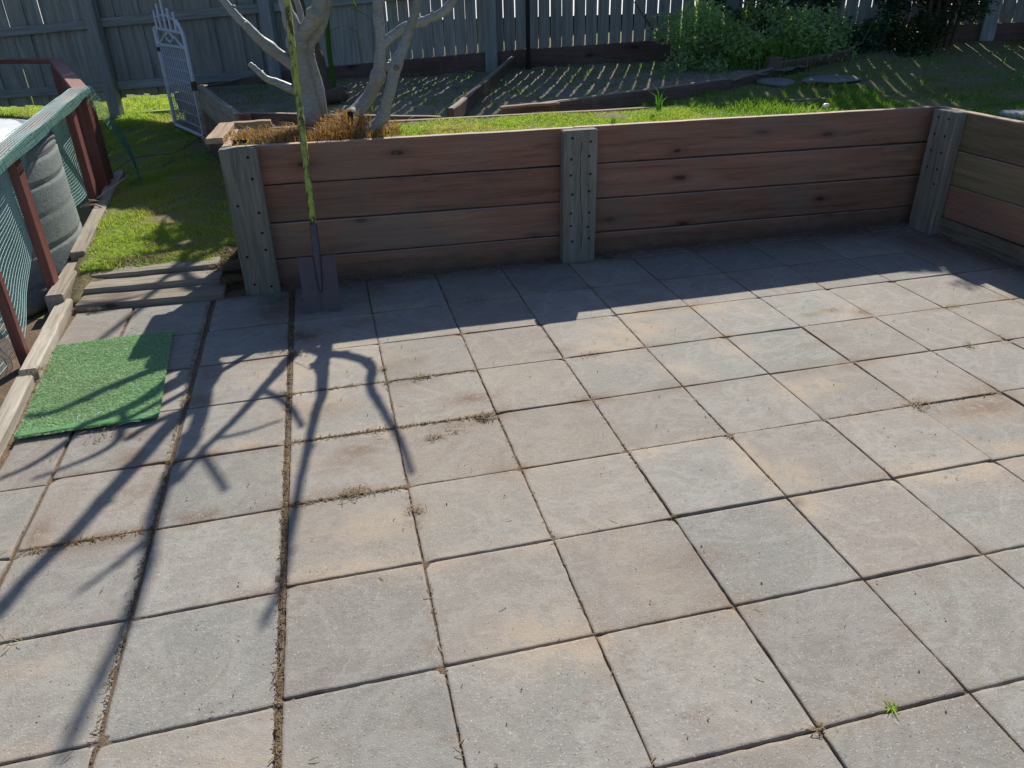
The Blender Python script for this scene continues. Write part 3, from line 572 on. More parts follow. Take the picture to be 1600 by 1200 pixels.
bt('divider_timber', (3.36, 4.34, .70), (3.88, 4.60, .74), .05, .17, M_BED, 'short dark bed board between the long angled timber and the stub post')
o = beam('stub_post', M_BED, (3.88, 4.64, .5), (3.90, 4.64, .90), .09, .11, None, up=(1, 0, 0), bev=.01, jit=.004); tag(o, 'short split stub post in front of the big grey-green shrub', 'stub post')
cur, rr = catmull([(5.1, 5.0, .79), (5.25, 4.72, .79), (5.55, 4.5, .80), (5.95, 4.42, .81), (6.2, 4.6, .82)], [.03] * 5, 6)
Vc = []; Fc = []
for i, p in enumerate(cur):
    for (o_, z) in ((0, -.06), (0, .06), (.012, .06), (.012, -.06)): Vc.append((p[0], p[1] + o_, p[2] + z))
for i in range(len(cur) - 1):
    for j in range(4): Fc.append((i * 4 + j, i * 4 + (j + 1) % 4, i * 4 + 4 + (j + 1) % 4, i * 4 + 4 + j))
tag(meshobj('garden_edging', Vc, Fc, M_BED), 'curved dark edging strip at the foot of the darkest shrub', 'garden edging')
def rock(name, c, r, m, label, cat, seed=1, flat=.4):
    bm = bmesh.new(); bmesh.ops.create_icosphere(bm, subdivisions=3, radius=1); rg = np.random.default_rng(seed); ks = rg.normal(0, 1.6, (6, 3)); ph = rg.random(6) * 6
    for v in bm.verts:
        n_ = sum(math.sin(float(np.dot(ks[i], v.co)) + ph[i]) for i in range(6)) * .07; v.co *= 1 + n_
        v.co.x *= r[0]; v.co.y *= r[1]; v.co.z = max(-.6, min(.75, v.co.z)) * r[2]; v.co += Vector(c)
    me = bpy.data.meshes.new(name); bm.to_mesh(me); bm.free(); me.materials.append(m); o = bpy.data.objects.new(name, me); COL.objects.link(o); tag(o, label, cat)
    for p in me.polygons: p.use_smooth = True
    return o
rock('flat_stone', (4.12, 4.15, .760), (.24, .17, .03), M_STONE, 'wide flat grey stone slab in the lawn behind the planter', 'stone', 4)
rock('flat_stone', (3.75, 4.30, .745), (.14, .16, .03), M_STONE, 'smaller flat stone left of the wide slab, below the bed board', 'stone', 5)
rock('rock', (4.36, 2.62, .705), (.11, .09, .04), M_PALESTONE, 'pale rock in the grass above the right-hand wall', 'rock', 9)
o = rock('plastic_scrap', (3.32, 3.02, .775), (.020, .014, .014), M_WHITE, 'tiny white plastic scrap on the wall top near the corner', 'scrap', 12)

# ------------------------------------------------------------ gate
def gate():
    L = Vector((-1.184, 7.335, .27)); R = Vector((-.808, 6.442, .27)); d = (R - L); P = lambda u, z: L + d * u + Vector((0, 0, z))
    g = empty('garden_gate', (-1.0, 6.9, .27), 'pale blue-white wrought metal garden gate leaning beside the raised bed', 'gate')
    tb = lambda name, pts, r, m=M_GATE, k=6: tubes(name, m, [catmull(pts, [r] * len(pts), k)], g, 8)
    tb('stile', [P(0, 0), P(0, .5), P(0, .915)], .019); tb('stile', [P(1, 0), P(1, .5), P(1, .80)], .019)
    tb('bottom_rail', [P(0, .015), P(.5, .015), P(1, .015)], .017); tb('middle_rail', [P(0, .765), P(1, .775)], .015); tb('upper_rail', [P(0, .91), P(.55, .90), P(.97, .895)], .014)
    tb('rust_sleeve', [P(1, .42), P(1, .50)], .022, M_RUST); tb('rust_sleeve', [P(0, .70), P(0, .74)], .021, M_RUST)
    tb('arch', [P(1, .78), P(.99, .87), P(.93, .94), P(.85, .99)], .017)
    for u, z in ((.12, 1.06), (.27, 1.12), (.45, 1.235), (.62, 1.09), (.80, 1.06)): tb('spear', [P(u, .90), P(u, z - .02), P(u, z)], .012)
    bm = bmesh.new()
    tubes('finial', M_GATE, [([P(.45, 1.22), P(.45, 1.245), P(.45, 1.27), P(.45, 1.285)], [.012, .024, .022, .006])], g, 10)
    for u0, u1 in ((.08, .5), (.92, .5)): tb('brace', [P(u0, .77), P((u0 + u1) / 2, .84), P(u1, .90)], .010)
    tb('scroll', [P(.5, .80), P(.62, .84), P(.5, .885), P(.38, .84), P(.5, .80)], .009)
    tb('spear_tie', [P(.1, 1.0), P(.45, 1.03), P(.8, .99)], .007)
    wires = []
    for i in range(1, 15): wires.append(([P(i / 15, .02), P(i / 15, .765)], .0042))
    for i in range(1, 8): wires.append(([P(.02, i * .095), P(.98, i * .095)], .0042))
    tubes('wire_mesh', M_GATE, wires, g, 5)
gate()

# ------------------------------------------------------------ spade
def spade():
    D = Vector((.15, 2.49, -.002)); A = Vector((.024, .512, 1.0)) ; P = lambda t: D + A * t     # t is height above the ground
    g = empty('spade', (.15, 2.49, 0), 'long-handled square spade with flaking yellow handle leaning on the sleeper wall', 'spade')
    side = Vector((1, -.05, 0)).normalized(); nrm = A.normalized().cross(side).normalized()
    nu, nv = 17, 16; V = []; F = []
    for lay in (0, 1):
        for i in range(nu):
            for j in range(nv):
                u = i / (nu - 1) * 2 - 1; t = j / (nv - 1); w_ = .098 * (1 - .07 * (1 - t) - (.10 * (1 - t / .12) ** 2 * (t < .12))); z = .262 * t
                if t < .12: z += .0
                cup = .026 * u * u - .018 * math.exp(-(u / .13) ** 2) * min(1, t * 1.6); V.append(P(z) + side * (u * w_) - nrm * (cup if True else 0) + nrm * (.002 * lay))
    idx = lambda l, i, j: l * nu * nv + i * nv + j
    for i in range(nu - 1):
        for j in range(nv - 1):
            F.append((idx(0, i, j), idx(0, i + 1, j), idx(0, i + 1, j + 1), idx(0, i, j + 1))); F.append((idx(1, i, j), idx(1, i, j + 1), idx(1, i + 1, j + 1), idx(1, i + 1, j)))
    for i in range(nu - 1):
        for j in (0, nv - 1): F.append((idx(0, i, j), idx(1, i, j), idx(1, i + 1, j), idx(0, i + 1, j)))
    for j in range(nv - 1):
        for i in (0, nu - 1): F.append((idx(0, i, j), idx(1, i, j), idx(1, i, j + 1), idx(0, i, j + 1)))
    meshobj('blade', V, F, M_STEEL, g, smooth=False)
    o_ = -nrm * -.012
    tubes('socket', M_STEEL, [catmull([P(.10) + nrm * .006, P(.20) + nrm * .011, P(.30) + nrm * .008, P(.415)], [.006, .018, .021, .0195], 5)], g, 12)
    tubes('handle', M_YEL, [catmull([P(.40), P(.8), P(1.2), P(1.62)], [.0165, .0178, .0172, .0165], 6)], g, 14)
spade()

# ------------------------------------------------------------ bare pruned tree
TR = {"T1":[[0.205,3.33,0.70],[0.216,3.35,0.808],[0.208,3.35,0.965],[0.198,3.35,1.134],[0.198,3.35,1.263],[0.177,3.35,1.39],[0.15,3.35,1.513],[0.1,3.36,1.60],[0.06,3.38,1.66],[0.06,3.4,1.72],[0.04,3.4,1.86],[-0.02,3.4,1.93]],
"T1b":[[0.198,3.35,1.25],[0.287,3.33,1.333],[0.337,3.33,1.4],[0.368,3.33,1.477],[0.39,3.33,1.57],[0.39,3.33,1.68],[0.43,3.33,1.91],[0.45,3.33,2.06],[0.48,3.33,2.23],[0.48,3.33,2.33],[0.49,3.33,2.44],[0.52,3.33,2.56]],
"T1c":[[0.25,3.42,0.70],[0.27,3.4,0.955],[0.25,3.4,1.11],[0.245,3.4,1.186],[0.263,3.4,1.241],[0.324,3.4,1.304],[0.363,3.4,1.382],[0.385,3.4,1.46],[0.51,3.4,1.69],[0.6,3.4,1.91],[0.65,3.4,2.07],[0.72,3.4,2.24],[0.82,3.4,2.41],[0.88,3.4,2.51],[0.93,3.4,2.62],[0.99,3.4,2.77],[1.05,3.4,2.95],[1.1,3.4,3.08]],
"T1up":[[0.235,3.38,1.29],[0.24,3.43,1.39],[0.22,3.45,1.48],[0.21,3.45,1.57]],
"spur":[[0.80,3.4,2.37],[0.78,3.42,2.5],[0.75,3.44,2.61]],
"L1":[[0.19,3.35,1.11],[0.079,3.35,1.204],[0.006,3.35,1.271],[-0.048,3.35,1.336],[-0.102,3.35,1.4],[-0.152,3.35,1.477],[-0.20,3.36,1.52],[-0.26,3.4,1.55]],
"L2":[[0.2,3.35,.975],[0.069,3.35,1.041],[0.005,3.35,1.071],[-0.037,3.35,1.119],[-0.068,3.35,1.148]],
"T1d":[[0.13,3.36,1.57],[0.25,3.36,1.75],[0.21,3.36,1.85],[0.09,3.36,1.92]],"T1e":[[0.39,3.33,1.57],[0.31,3.33,1.63],[0.27,3.33,1.73]],
"R":[[0.41,3.31,0.74],[0.427,3.33,0.816],[0.479,3.38,0.862],[0.565,3.43,0.935],[0.625,3.43,1.037],[0.651,3.43,1.146],[0.664,3.43,1.233],[0.663,3.43,1.354],[0.673,3.43,1.45],[0.68,3.43,1.54],[0.688,3.43,1.64],[0.695,3.43,1.736],[0.696,3.43,1.847],[0.695,3.43,1.995],[0.713,3.43,2.133]],
"Rr":[[0.663,3.43,1.20],[0.75,3.42,1.263],[0.821,3.41,1.3],[0.876,3.4,1.312],[0.923,3.39,1.324],[1.012,3.36,1.361],[1.067,3.34,1.408],[1.092,3.33,1.45],[1.13,3.3,1.56],[1.246,3.28,1.722],[1.329,3.27,1.836],[1.417,3.26,1.961],[1.514,3.25,2.123]],"R2":[[0.683,3.43,1.57],[0.741,3.4,1.599],[0.791,3.36,1.615],[0.863,3.3,1.663],[0.941,3.25,1.743]],"R3":[[0.698,3.43,1.90],[0.755,3.35,1.816],[0.847,3.3,1.717]],"R4":[[0.695,3.43,1.98],[0.875,3.3,2.112]],
"Th":[[0.41,3.13,0.76],[0.46,3.11,0.765],[0.518,3.1,0.79],[0.603,3.1,0.856],[0.631,3.1,0.922],[0.674,3.1,1.035],[0.70,3.1,1.115],[0.753,3.1,1.208],[0.796,3.1,1.3],[0.838,3.1,1.39],[0.86,3.1,1.465],[0.89,3.08,1.56],[0.97,3.05,1.78],[1.1,3.05,2.12],[1.19,3.05,2.33],[1.23,3.05,2.5]]}
RAD = dict(T1=(.085, .030, .010), T1b=(.042, .034, .022), T1c=(.048, .030, .014), T1up=(.02, .016, .012), spur=(.018, .012, .006), L1=(.034, .022, .014), L2=(.026, .018, .013), T1d=(.016, .014, .008), T1e=(.02, .018, .015),
           R=(.048, .026, .014), Rr=(.027, .022, .012), R2=(.016, .014, .012), R3=(.010, .008, .006), R4=(.014, .012, .011), Th=(.036, .025, .011))
def tree():
    t = empty('fig_tree', (.35, 3.3, .73), 'bare pruned tree with smooth grey stems growing from the planter', 'tree')
    for n_, P in TR.items():
        a, b, c_ = RAD[n_]; k = len(P); R_ = [np.interp(i / (k - 1), [0, .5, 1], [a, b, c_]) for i in range(k)]
        if n_ == 'T1': R_ = [.085, .07, .058, .052, .044, .034, .028, .022, .02, .018, .014, .01]
        if n_ == 'Th': R_[6] *= 1.35; R_[5] *= 1.05
        p, r = catmull(P, R_, 6)
        for _ in range(max(1, k // 3)):       # swollen nodes
            q_ = rng.integers(4, len(r) - 1); r[q_ - 1:q_ + 2] *= rng.uniform(1.06, 1.2)
        p = p + rng.normal(0, .0010, p.shape)
        lm = tubes('trunk' if n_ in ('T1', 'T1c', 'R', 'Th') else 'branch', M_BARK, [(p, r)], t, 16, .03)
        # pruned side stubs
        for _ in range({'T1': 2, 'L1': 3, 'Th': 4, 'R': 3, 'L2': 2, 'T1c': 4, 'T1b': 3, 'Rr': 3}.get(n_, 0)):
            q_ = rng.integers(len(p) // 3, len(p) - 2); d = rng.normal(0, 1, 3); d[1] *= .5; d /= np.linalg.norm(d); r0 = r[q_] * .45
            tubes('branch_stub', M_BARK, [([p[q_], p[q_] + d * (r[q_] + .008), p[q_] + d * (r[q_] + .018)], [r0 * 1.3, r0, r0 * .8])], lm, 8)
    tubes('sawn_stub', M_CUT, [([(.705, 3.07, 1.115), (.70, 3.055, 1.117)], [.016, .015])], t, 10)
    tubes('branch_stub', M_BARK, [([(.65, 3.1, 1.10), (.668, 3.09, 1.128), (.662, 3.085, 1.14)], [.012, .010, .008])], t, 8)
    tubes('branch_stub', M_BARK, [([(.66, 3.43, 1.09), (.695, 3.42, 1.105), (.705, 3.415, 1.125)], [.014, .010, .008])], t, 8)
tree()
o = beam('plant_tag', M_BLACK, (.435, 3.13, .76), (.435, 3.135, .90), .012, .030, None, up=(1, 0, 0)); tag(o, 'small black plastic tag strapped at the base of the right-hand stems', 'plant tag')
o = beam('plastic_pot_rim', M_BLACK, (-.20, 3.08, .79), (-.13, 3.07, .79), .03, .02, None); tag(o, 'small dark plastic lump in the weeds at the left end of the planter', 'plastic piece')

# ------------------------------------------------------------ foliage
def leaves(C, size, aspect=.5, droop=.3):
    """one folded diamond per leaf at each centre"""
    C = np.asarray(C, float); n = len(C); s = size * rng.uniform(.55, 1.3, n); d = rng.normal(0, 1, (n, 3)); d[:, 2] = d[:, 2] * .6 - droop * .3; d /= np.linalg.norm(d, axis=1)[:, None]
    u = np.cross(d, rng.normal(0, 1, (n, 3))); u /= np.linalg.norm(u, axis=1)[:, None]; nn = np.cross(d, u)
    a = C; b = C + d * (s * .5)[:, None] + u * (s * aspect * .5)[:, None] + nn * (s * .08)[:, None]; c_ = C + d * s[:, None] - nn * (s * .12)[:, None]; e = C + d * (s * .5)[:, None] - u * (s * aspect * .5)[:, None] + nn * (s * .08)[:, None]
    V = np.stack([a, b, c_, e], 1).reshape(-1, 3); k = np.arange(n) * 4; return V, np.stack([k, k + 1, k + 2, k + 3], 1)
def clumps(spec, n):
    out = []; tot = sum(r[0] * r[1] * r[2] for _, r in spec) ; 
    for c_, r in spec:
        m_ = int(n * (r[0] * r[1] * r[2]) ** .75 / sum((q[0] * q[1] * q[2]) ** .75 for _, q in spec)); d = rng.normal(0, 1, (m_, 3)); d /= np.linalg.norm(d, axis=1)[:, None]; rad = rng.random(m_) ** .38
        out.append(np.array(c_) + d * rad[:, None] * np.array(r))
    return np.concatenate(out)
def shrub(name, label, cat, spec, n, size, m, stems, aspect=.5, group=None):
    base_ = stems[0][0][0]; g = empty(name, base_, label, cat, group); P = clumps(spec, n); V, F = leaves(P, size, aspect); meshobj('foliage', V, F, m, g)
    tubes('stem', M_TWIG, stems, g, 6); return g
def spray(c, spreads, n, r0=.2):
    """several small clumps round a centre line"""
    out = []
    for _ in range(n):
        p = np.array(c) + rng.uniform(-1, 1, 3) * np.array(spreads); r = r0 * rng.uniform(.45, 1.1); out.append((tuple(p), (r, r, r * rng.uniform(.6, 1.1))))
    return out
rng = np.random.default_rng(21)
sp = spray((3.95, 5.15, 1.05), (.62, .35, .15), 30, .22) + spray((4.25, 4.98, .95), (.5, .22, .13), 16, .18) + spray((3.45, 5.2, .98), (.18, .25, .22), 12, .16) + spray((3.95, 4.85, .85), (.45, .1, .08), 10, .13)
shrub('large_shrub', 'wide grey-green small-leaved shrub spilling over the bed in front of the fence', 'shrub', sp, 21000, .036, M_SHRUB, [([(3.9 + .1 * i, 5.1, .7), (3.6 + .3 * i, 5.0 - .05 * i, .95), (3.4 + .4 * i, 4.95, 1.15)], [.012, .008, .004]) for i in range(5)], .6)
n = 800; P = np.stack([rng.normal(4.0, .16, n), rng.normal(4.86, .09, n), np.full(n, .76)], 1); V, F = blades(P, .30, .007, .6, .7); tag(meshobj('feathery_weeds', V, F, M_GRASS2), 'clump of long feathery grass in front of the grey-green shrub, by the stub post', 'weeds', kind='stuff')
sp = spray((4.35, 5.42, 1.5), (.75, .08, .45), 40, .17)
shrub('climbing_vine', 'dark leafy vine climbing the fence above the grey-green shrub', 'vine', sp, 9000, .042, M_SHRUBD, [([(4.3 + .2 * i, 5.4, .75), (4.2 + .3 * i, 5.42, 1.2), (4.0 + .4 * i, 5.42, 1.9)], [.01, .008, .004]) for i in range(4)], .7)
sp = spray((5.15, 5.05, .98), (.45, .12, .10), 20, .17)
shrub('low_bush', 'low dark green bush between the grey-green shrub and the darkest shrub', 'bush', sp, 5500, .035, M_SHRUBD, [([(5.1 + .1 * i, 5.05, .8), (5.0 + .2 * i, 5.0, 1.1)], [.008, .004]) for i in range(4)], .6)
sp = spray((5.45, 4.75, 1.35), (.38, .3, .45), 46, .17) + spray((5.4, 4.7, 2.1), (.35, .3, .4), 34, .15) + spray((5.2, 4.6, 2.7), (.35, .25, .18), 14, .10)
shrub('tall_shrub', 'tall blackish shrub with drooping leaves, darkest plant at the upper right', 'shrub', sp, 17000, .05, M_SHRUBX, [([(5.4 + .06 * i, 4.75, .8), (5.3 + .12 * i, 4.72 + .03 * i, 1.6), (5.1 + .2 * i, 4.65, 2.7)], [.018, .012, .004]) for i in range(5)], .35)
o = tubes('post_trunk', M_TWIG, [catmull([(6.32, 4.55, .8), (6.33, 4.55, 1.4), (6.36, 4.56, 2.4)], [.07, .06, .055], 4)], None, 12, .05); o.name = 'tree_trunk'; tag(o, 'dark tree trunk at the far upper right in front of the fence', 'tree trunk')
# tall stalk plant with strap leaves near the fence
def stalk():
    g = empty('stalk_plant', (.42, 6.2, .66), 'tall green stalk plant with drooping strap leaves in the left bed', 'plant')
    tubes('stalk', M_PLANT, [catmull([(.42, 6.2, .6), (.43, 6.2, 1.2), (.55, 6.2, 1.9), (.68, 6.2, 2.7), (.8, 6.2, 3.4)], [.022, .02, .024, .026, .018], 5)], g, 8)
    V = []; F = []; off = 0
    for z, a, L, wd in [(1.08, 2.6, .30, .03), (1.12, .4, .34, .03), (1.2, 3.4, .45, .045), (1.25, -.3, .45, .045), (1.4, 1.0, .5, .05), (1.5, 4.2, .5, .06), (1.8, 0.2, .6, .08), (1.95, 2.8, .65, .09), (2.1, 1.5, .6, .09), (2.25, 3.8, .7, .1), (2.35, -.4, .7, .1), (2.45, 2.2, .65, .1), (2.6, 5.2, .6, .09), (2.8, .9, .5, .07), (2.9, 3.2, .5, .06)]:
        x0 = .43 + max(0, z - 1.2) * .17; P = []
        for i in range(9):
            t = i / 8; P.append(np.array([x0 + math.cos(a) * L * t, 6.2 + math.sin(a) * L * t, z + L * (.75 * t - .95 * t * t)]))
        for i, p in enumerate(P):
            w_ = wd * math.sin(math.pi * min(1, (i + .6) / 9)) / 2; sx, sy = -math.sin(a) * w_, math.cos(a) * w_; V += [p + (sx, sy, .004), p - (sx, sy, -.004)]
        for i in range(8): F.append((off + 2 * i, off + 2 * i + 1, off + 2 * i + 3, off + 2 * i + 2))
        off += 18
    meshobj('leaf_blades', V, F, M_PLANT, g)
    P = clumps([((.52, 6.15, 2.05), (.28, .2, .25)), ((.62, 6.2, 2.35), (.25, .2, .2)), ((.3, 6.2, 2.2), (.15, .15, .2))], 420); V, F = leaves(P, .10, .45); meshobj('crown', V, F, M_PLANT, g)
stalk()
def log_stump():
    g = empty('stump', (.36, 5.6, .62), 'cut brown log stump with a leaning half trunk behind the pruned tree', 'stump')
    tubes('stump_log', M_TWIG, [catmull([(.30, 5.55, .66), (.40, 5.45, .70), (.47, 5.35, .72)], [.055, .06, .058], 4)], g, 12, .05)
    tubes('leaning_trunk', M_TWIG, [catmull([(.34, 5.75, .6), (.30, 5.8, .95), (.22, 5.9, 1.3), (.18, 5.95, 1.8)], [.07, .06, .05, .045], 4)], g, 12, .06)
log_stump()
o = tubes('fallen_branch', M_TWIG, [catmull([(3.62, 5.2, .78), (3.42, 5.55, .92), (3.25, 5.68, 1.10), (3.1, 5.72, 1.3)], [.012, .012, .010, .007], 5)], None, 7, .08); tag(o, 'thin crooked branch leaning against the fence left of the big shrub', 'branch')

# ------------------------------------------------------------ grass and litter
rng = np.random.default_rng(5)
def patchy(x, y, s=3.):
    return .5 + .25 * np.sin(x * s + 1.3 * np.sin(y * s * .7)) + .25 * np.sin(y * s * 1.3 + 2 * np.sin(x * s * .6) + 1)
def grass(name, XY, hz, h, wd, m, lean=.6, bend=.5, thin=0.):
    XY = np.asarray(XY); k = .5 * patchy(XY[:, 0], XY[:, 1]) + .5 * patchy(XY[:, 0] + 3, XY[:, 1] + 1, 17) + rng.normal(0, .15, len(XY)) > thin; XY = XY[k]; Z = hz(XY[:, 0], XY[:, 1]) - .004
    H = h * (.35 + 1.2 * patchy(XY[:, 0] + 4, XY[:, 1], 9) ** 1.3); V, F = blades(np.c_[XY, Z], H, wd, lean, bend); o = meshobj(name, V, F, m); tag(o, kind='stuff'); return o
# left lawn
n = 80000; y = 3.31 + 4.9 * rng.random(n) ** 1.3; xr = np.where(y < 4.42, -.30, -.30 - .255 * (y - 4.42)); xl_ = np.where(y > 5.6, -2.4, xe(y) + .06); x = xl_ + (xr - xl_) * rng.random(n)
k = ~((x > -.46) & (y < 3.45) & (rng.random(n) < .93)); x, y = x[k], y[k]
tag(grass('lawn_grass', np.c_[x, y], h_low, .030, .0042, M_GRASS, 1.0, .7, .34), 'short patchy green lawn on the left beside the railing', 'grass')
n = 16000; x = rng.uniform(-3.6, -.6, n); y = fy(x) + rng.uniform(-.5, 1.6, n)
def h_far(x, y):
    f_ = sm(0, .5, y - fy(x)); return h_low(x, y) * (1 - f_) + f_ * (.235 + .055 * np.clip(x + 3, 0, 9))
tag(grass('fence_foot_grass', np.c_[x, y], h_far, .05, .008, M_GRASS, .9, .6, .1), 'bright sunlit grass seen under the left end of the fence', 'grass')
# strip behind the fence foot & trench grass
n = 14000; x = rng.uniform(-.25, 4.2, n); y = 3.6 + rng.random(n) * np.interp(x, [-.25, 1.5, 3.4, 4.2], [.8, .08, .78, .9])
tag(grass('path_grass', np.c_[x, y], h_low, .035, .0045, M_GRASS2, .7, .5, .3), 'grass in the gap between the planter and the garden beds', 'grass')
pz = lambda x, y: .768 - .012 * (x + .26) + 0 * y
n = 50000; x = .42 + 3.62 * rng.random(n) ** .9; y = rng.uniform(2.985, 3.525, n)
tag(grass('planter_grass', np.c_[x, y], pz, .026, .004, M_GRASS, .9, .6, .02), 'sunlit grass filling the top of the sleeper planter', 'grass')
n = 5000; x = rng.uniform(2.6, 4.0, n); y = rng.uniform(2.99, 3.52, n)
tag(grass('tall_planter_grass', np.c_[x, y], pz, .055, .005, M_GRASS2, .6, .5, .25), 'longer lush grass at the right end of the planter', 'grass')
n = 34000; x = rng.uniform(3.4, 7.2, n); y = rng.uniform(2.98, 5.4, n); k = (y < fy(x) - .1) & ~((x < 4.2) & (y < 3.56)) & (rng.random(n) < np.interp(y, [3, 3.9, 4.5, 5.2], [1, .7, .25, .15])); x, y = x[k], y[k]
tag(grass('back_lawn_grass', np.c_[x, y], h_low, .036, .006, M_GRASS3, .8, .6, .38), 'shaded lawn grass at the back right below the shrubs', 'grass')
n = 16000; x = rng.uniform(4.11, 5.6, n); y = rng.uniform(1.0, 2.98, n)
tag(grass('side_lawn_grass', np.c_[x, y], lambda x, y: .70 + .02 * (x - 4.1), .045, .006, M_GRASS2, .7, .5, .1), 'grass on top of the right-hand wall', 'grass')
# bed weeds
n = 11000; x = rng.uniform(-1.3, 4.6, n); y = rng.uniform(3.9, 8.0, n)
xl = -.285 - .255 * (y - 4.42); fr = np.interp(x, [-.25, 1.06, 1.5, 3.36, 4.2], [4.42, 3.86, 3.66, 4.36, 4.62]); k = (x > xl + .05) & (y > fr + .06) & (y < fy(x) - .08); x, y = x[k], y[k]
tag(grass('bed_weeds', np.c_[x, y], h_bed, .045, .007, M_GRASS2, .9, .6, .42), 'scattered weeds and seedlings in the garden beds', 'weeds')
def litter(XYZ, L, r, m, name, label, cat='litter'):
    V = []; F = []; off = 0; n = len(XYZ)
    a = rng.uniform(0, 2 * np.pi, n); e = rng.normal(0, .22, n); Ls = L * rng.uniform(.4, 1.4, n); d = np.stack([np.cos(a) * np.cos(e), np.sin(a) * np.cos(e), np.sin(e)], 1) * Ls[:, None]
    s = np.stack([-np.sin(a), np.cos(a), 0 * a], 1) * (r * rng.uniform(.6, 1.4, n))[:, None]; up = np.array([0, 0, 1.]) * r; P = np.asarray(XYZ) + [0, 0, r]
    V = np.stack([P - d / 2 - s, P - d / 2 + s, P + d * .1 + s + up * 2, P + d * .1 - s + up * 2, P + d / 2 + s * .4, P + d / 2 - s * .4], 1).reshape(-1, 3); k = np.arange(n) * 6
    F = np.concatenate([np.stack([k, k + 1, k + 2, k + 3], 1), np.stack([k + 3, k + 2, k + 4, k + 5], 1)]); o = meshobj(name, V, F, m); tag(o, label, cat, kind='stuff'); return o
P = []
def line(x0, y0, x1, y1, n, s, z=-.001):
    t = rng.random(n); return np.c_[x0 + (x1 - x0) * t + rng.normal(0, s, n), y0 + (y1 - y0) * t + rng.normal(0, s, n), np.full(n, z) + rng.random(n) * .004]
def spot(x, y, n, s, z=.002): return np.c_[rng.normal(x, s, n), rng.normal(y, s * .7, n), z + rng.random(n) * .01]
n = 1500; x = np.r_[rng.normal(-.35, .04, n - 300), rng.uniform(-1.1, -.4, 300)]; y = np.r_[rng.uniform(2.96, 3.5, n - 300), rng.normal(3.40, .03, 300)]; k = x < -.285; x, y = x[k], y[k]
litter(np.c_[x, y, h_low(x, y) + .004 + rng.random(len(x)) * .012], .045, .0022, M_DRY, 'straw_litter', 'dry straw and bark heaped between the step sleepers and the left wall post')
P = np.concatenate([line(-.008, -.9, -.012, 2.85, 600, .004), line(-.43, 1.2, -.42, -.3, 80, .003), line(-.46, 2.8, -.43, 1.0, 260, .005), line(-.8, .775, -.42, .79, 150, .007), line(0, .8, .4, .8, 130, .006), line(0, 1.2, .8, 1.2, 220, .006), line(0, 1.6, .8, 1.6, 200, .006),
    np.c_[rng.uniform(-.9, 3.9, 110), rng.uniform(-.6, 2.8, 110), np.full(110, .003)], line(1.2, .8, 3.2, .8, 60, .004), line(.4, -.4, .4, 2.8, 90, .004), line(.8, -.4, .8, 2.8, 60, .004), line(1.2, .4, 1.2, 2.0, 40, .003), line(1.6, .4, 1.6, 2.8, 40, .003), spot(.75, 1.18, 60, .02), spot(.22, .81, 70, .025), spot(.41, .66, 25, .015), spot(.4, 1.72, 25, .012), spot(.40, 1.58, 12, .01), spot(.02, 2.0, 40, .03), spot(-.02, 1.6, 30, .015), spot(.32, 1.2, 20, .02), spot(.55, 1.6, 30, .02), spot(1.6, .8, 15, .008), spot(1.6, .78, 10, .01), spot(1.2, -.4, 15, .01), spot(2.4, 1.2 - .4, 40, .03), spot(1.33, 1.6, 12, .02), spot(-.41, 1.68, 25, .02), spot(.54, 1.09, 30, .016), spot(.62, 1.13, 20, .02), spot(-.72, .38, 6, .02),
    spot(2.4, .8, 30, .03), spot(3.0, 1.2, 25, .02), spot(3.25, 1.6, 15, .02), spot(-.34, 3.02, 500, .045, .05), spot(-.34, 3.16, 900, .055, .085), spot(-.3, 2.85, 120, .06, .0), line(-.05, 2.88, 1.55, 2.9, 320, .018), line(1.8, 2.88, 3.95, 2.86, 520, .022), line(3.98, 2.6, 4.03, 1.4, 420, .03), spot(1.52, 2.86, 80, .03, .005), spot(1.85, 2.84, 40, .02), spot(-.02, 2.75, 120, .06, .0), spot(.05, 2.2, 60, .04), spot(-1.05, 2.86, 60, .02, .01), spot(-1.12, 2.1, 120, .03, .03), spot(-.7, 1.46, 40, .04)])
litter(P, .024, .0012, M_DRY, 'dry_litter', 'dry straw bits caught in the paver joints')
P = np.concatenate([line(-.008, -.9, -.012, 2.85, 800, .005), np.c_[rng.uniform(-1, 3.9, 330), rng.uniform(-.8, 2.8, 330), np.full(330, .002)], spot(.75, 1.18, 50, .02), line(0, 1.2, .8, 1.2, 120, .004), line(-.43, 1.2, -.41, -.3, 180, .004), line(1.2, .8, 2.9, .8, 80, .002), line(1.8, 2.87, 3.95, 2.85, 260, .02), line(3.97, 2.6, 4.0, 1.4, 260, .03)])
P2 = np.c_[rng.uniform(-1.0, -.6, 26), rng.uniform(1.6, 2.35, 26), np.full(26, .018)]
P = np.concatenate([P, P2]); litter(P, .007, .0018, M_TWIG, 'soil_crumbs', 'dark soil crumbs and bark bits in the paver joints')
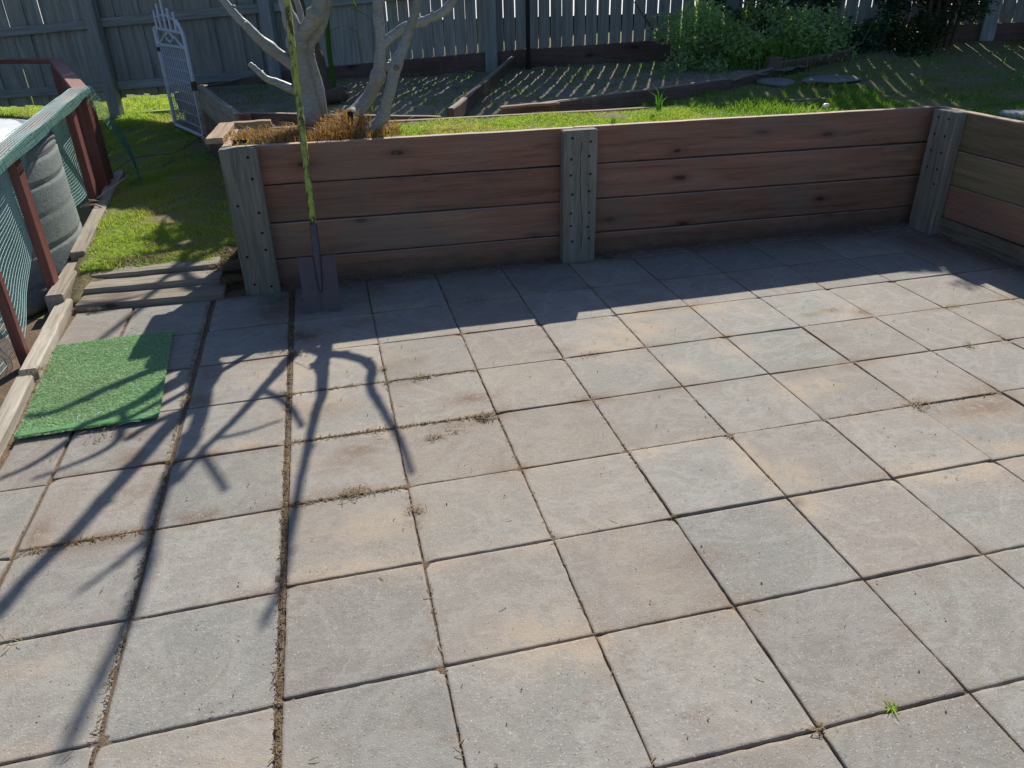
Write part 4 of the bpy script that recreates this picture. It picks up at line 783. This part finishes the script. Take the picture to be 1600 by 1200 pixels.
# dead orange weeds in the planter
rng = np.random.default_rng(8)
n = 5200; x = np.r_[rng.normal(.42, .09, 2200), rng.normal(.12, .2, 1500), rng.uniform(-.24, .7, 1500)]; y = np.clip(rng.normal(3.22, .13, n), 2.99, 3.5); z = pz(x, y) + rng.random(n) * np.interp(x, [-.25, .1, .3, .42, .55, .8], [.035, .035, .10, .13, .08, .01]) * (rng.random(n))
k = (x > -.26) & (x < .95); x, y, z = x[k], y[k], z[k]
V, F = blades(np.c_[x, y, z - .01], .055, .0042, 1.2, .8); tag(meshobj('dead_weeds', V, F, M_ORANGE), 'heap of dead orange weeds and twigs around the tree base', 'weeds', kind='stuff')
tubes_spec = []
for _ in range(46):
    p = np.array([rng.normal(.42, .13), rng.normal(3.2, .1), .76]); d = rng.normal(0, 1, 3) * [.09, .06, .05]; d[2] = abs(d[2]); tubes_spec.append(([p, p + d * .6 + [0, 0, .02], p + d * 1.3], [.0022, .0018, .001]))
for _ in range(9):
    p = np.array([rng.uniform(.72, .95), rng.uniform(3.0, 3.1), .745]); d = np.array([rng.uniform(.05, .16), rng.normal(0, .03), rng.uniform(.0, .05)]); tubes_spec.append(([p, p + d * .5 + [0, 0, .02], p + d], [.0025, .002, .001]))
o = tubes('dead_twigs', M_ORANGE, tubes_spec, None, 4); tag(o, 'loose reddish twigs sticking out of the weed heap', 'twigs', kind='stuff')
# individual weeds
def tuft(name, c, n, h, wd, m, label, lean=.8, cat='weed'):
    P = np.array(c) + rng.normal(0, .006, (n, 3)) * [1, 1, 0]; V, F = blades(P, h, wd, lean, .8); tag(meshobj(name, V, F, m), label, cat)
tuft('paver_weed', (1.395, -.395, -.004), 20, .022, .005, M_WEED, 'tiny bright green weed growing in a paver joint near the lower right', 1.2)
tuft('grass_clump', (1.93, 3.02, .72), 14, .10, .009, M_PLANT, 'upright bright grass clump just right of the middle wall post', .35)
tuft('grass_clump', (2.38, 3.40, .71), 10, .20, .013, M_PLANT, 'tallest bright grass clump at the back edge of the planter', .25)
tuft('grass_clump', (2.20, 3.10, .72), 12, .07, .009, M_PLANT, 'small leaning grass clump between the two upright clumps', .9)
tuft('grass_clump', (1.15, 3.66, .66), 14, .09, .009, M_PLANT, 'yellow-green grass clump beside the foot of the bed divider', .5)
# stick and twigs caught at the railing foot
o = tubes('twig_bundle', M_PALE, [catmull(p, [.007, .007, .005, .003], 4) for p in ([(-1.47, 4.55, .17), (-1.38, 4.75, .19), (-1.30, 4.98, .22), (-1.24, 5.12, .25)], [(-1.46, 4.60, .16), (-1.37, 4.55, .18), (-1.30, 4.50, .15), (-1.27, 4.42, .12)], [(-1.50, 4.5, .14), (-1.53, 4.42, .16), (-1.56, 4.35, .12), (-1.58, 4.3, .1)], [(-1.42, 4.62, .2), (-1.34, 4.7, .16), (-1.28, 4.7, .14), (-1.24, 4.72, .12)])], None, 6, .1)
tag(o, 'bundle of pale dry twigs lying over the edging timber at the railing foot', 'twigs')
o = tubes('loose_wire', M_TWIG, [catmull([(-1.55, 5.15, .12), (-1.3, 5.6, .28), (-1.0, 5.9, .26), (-.8, 6.3, .32), (-.7, 6.35, .30)], [.003] * 5, 6)], None, 5); tag(o, 'loose wire trailing over the shaded lawn toward the gate', 'wire')
# sparse fence-foot litter stones
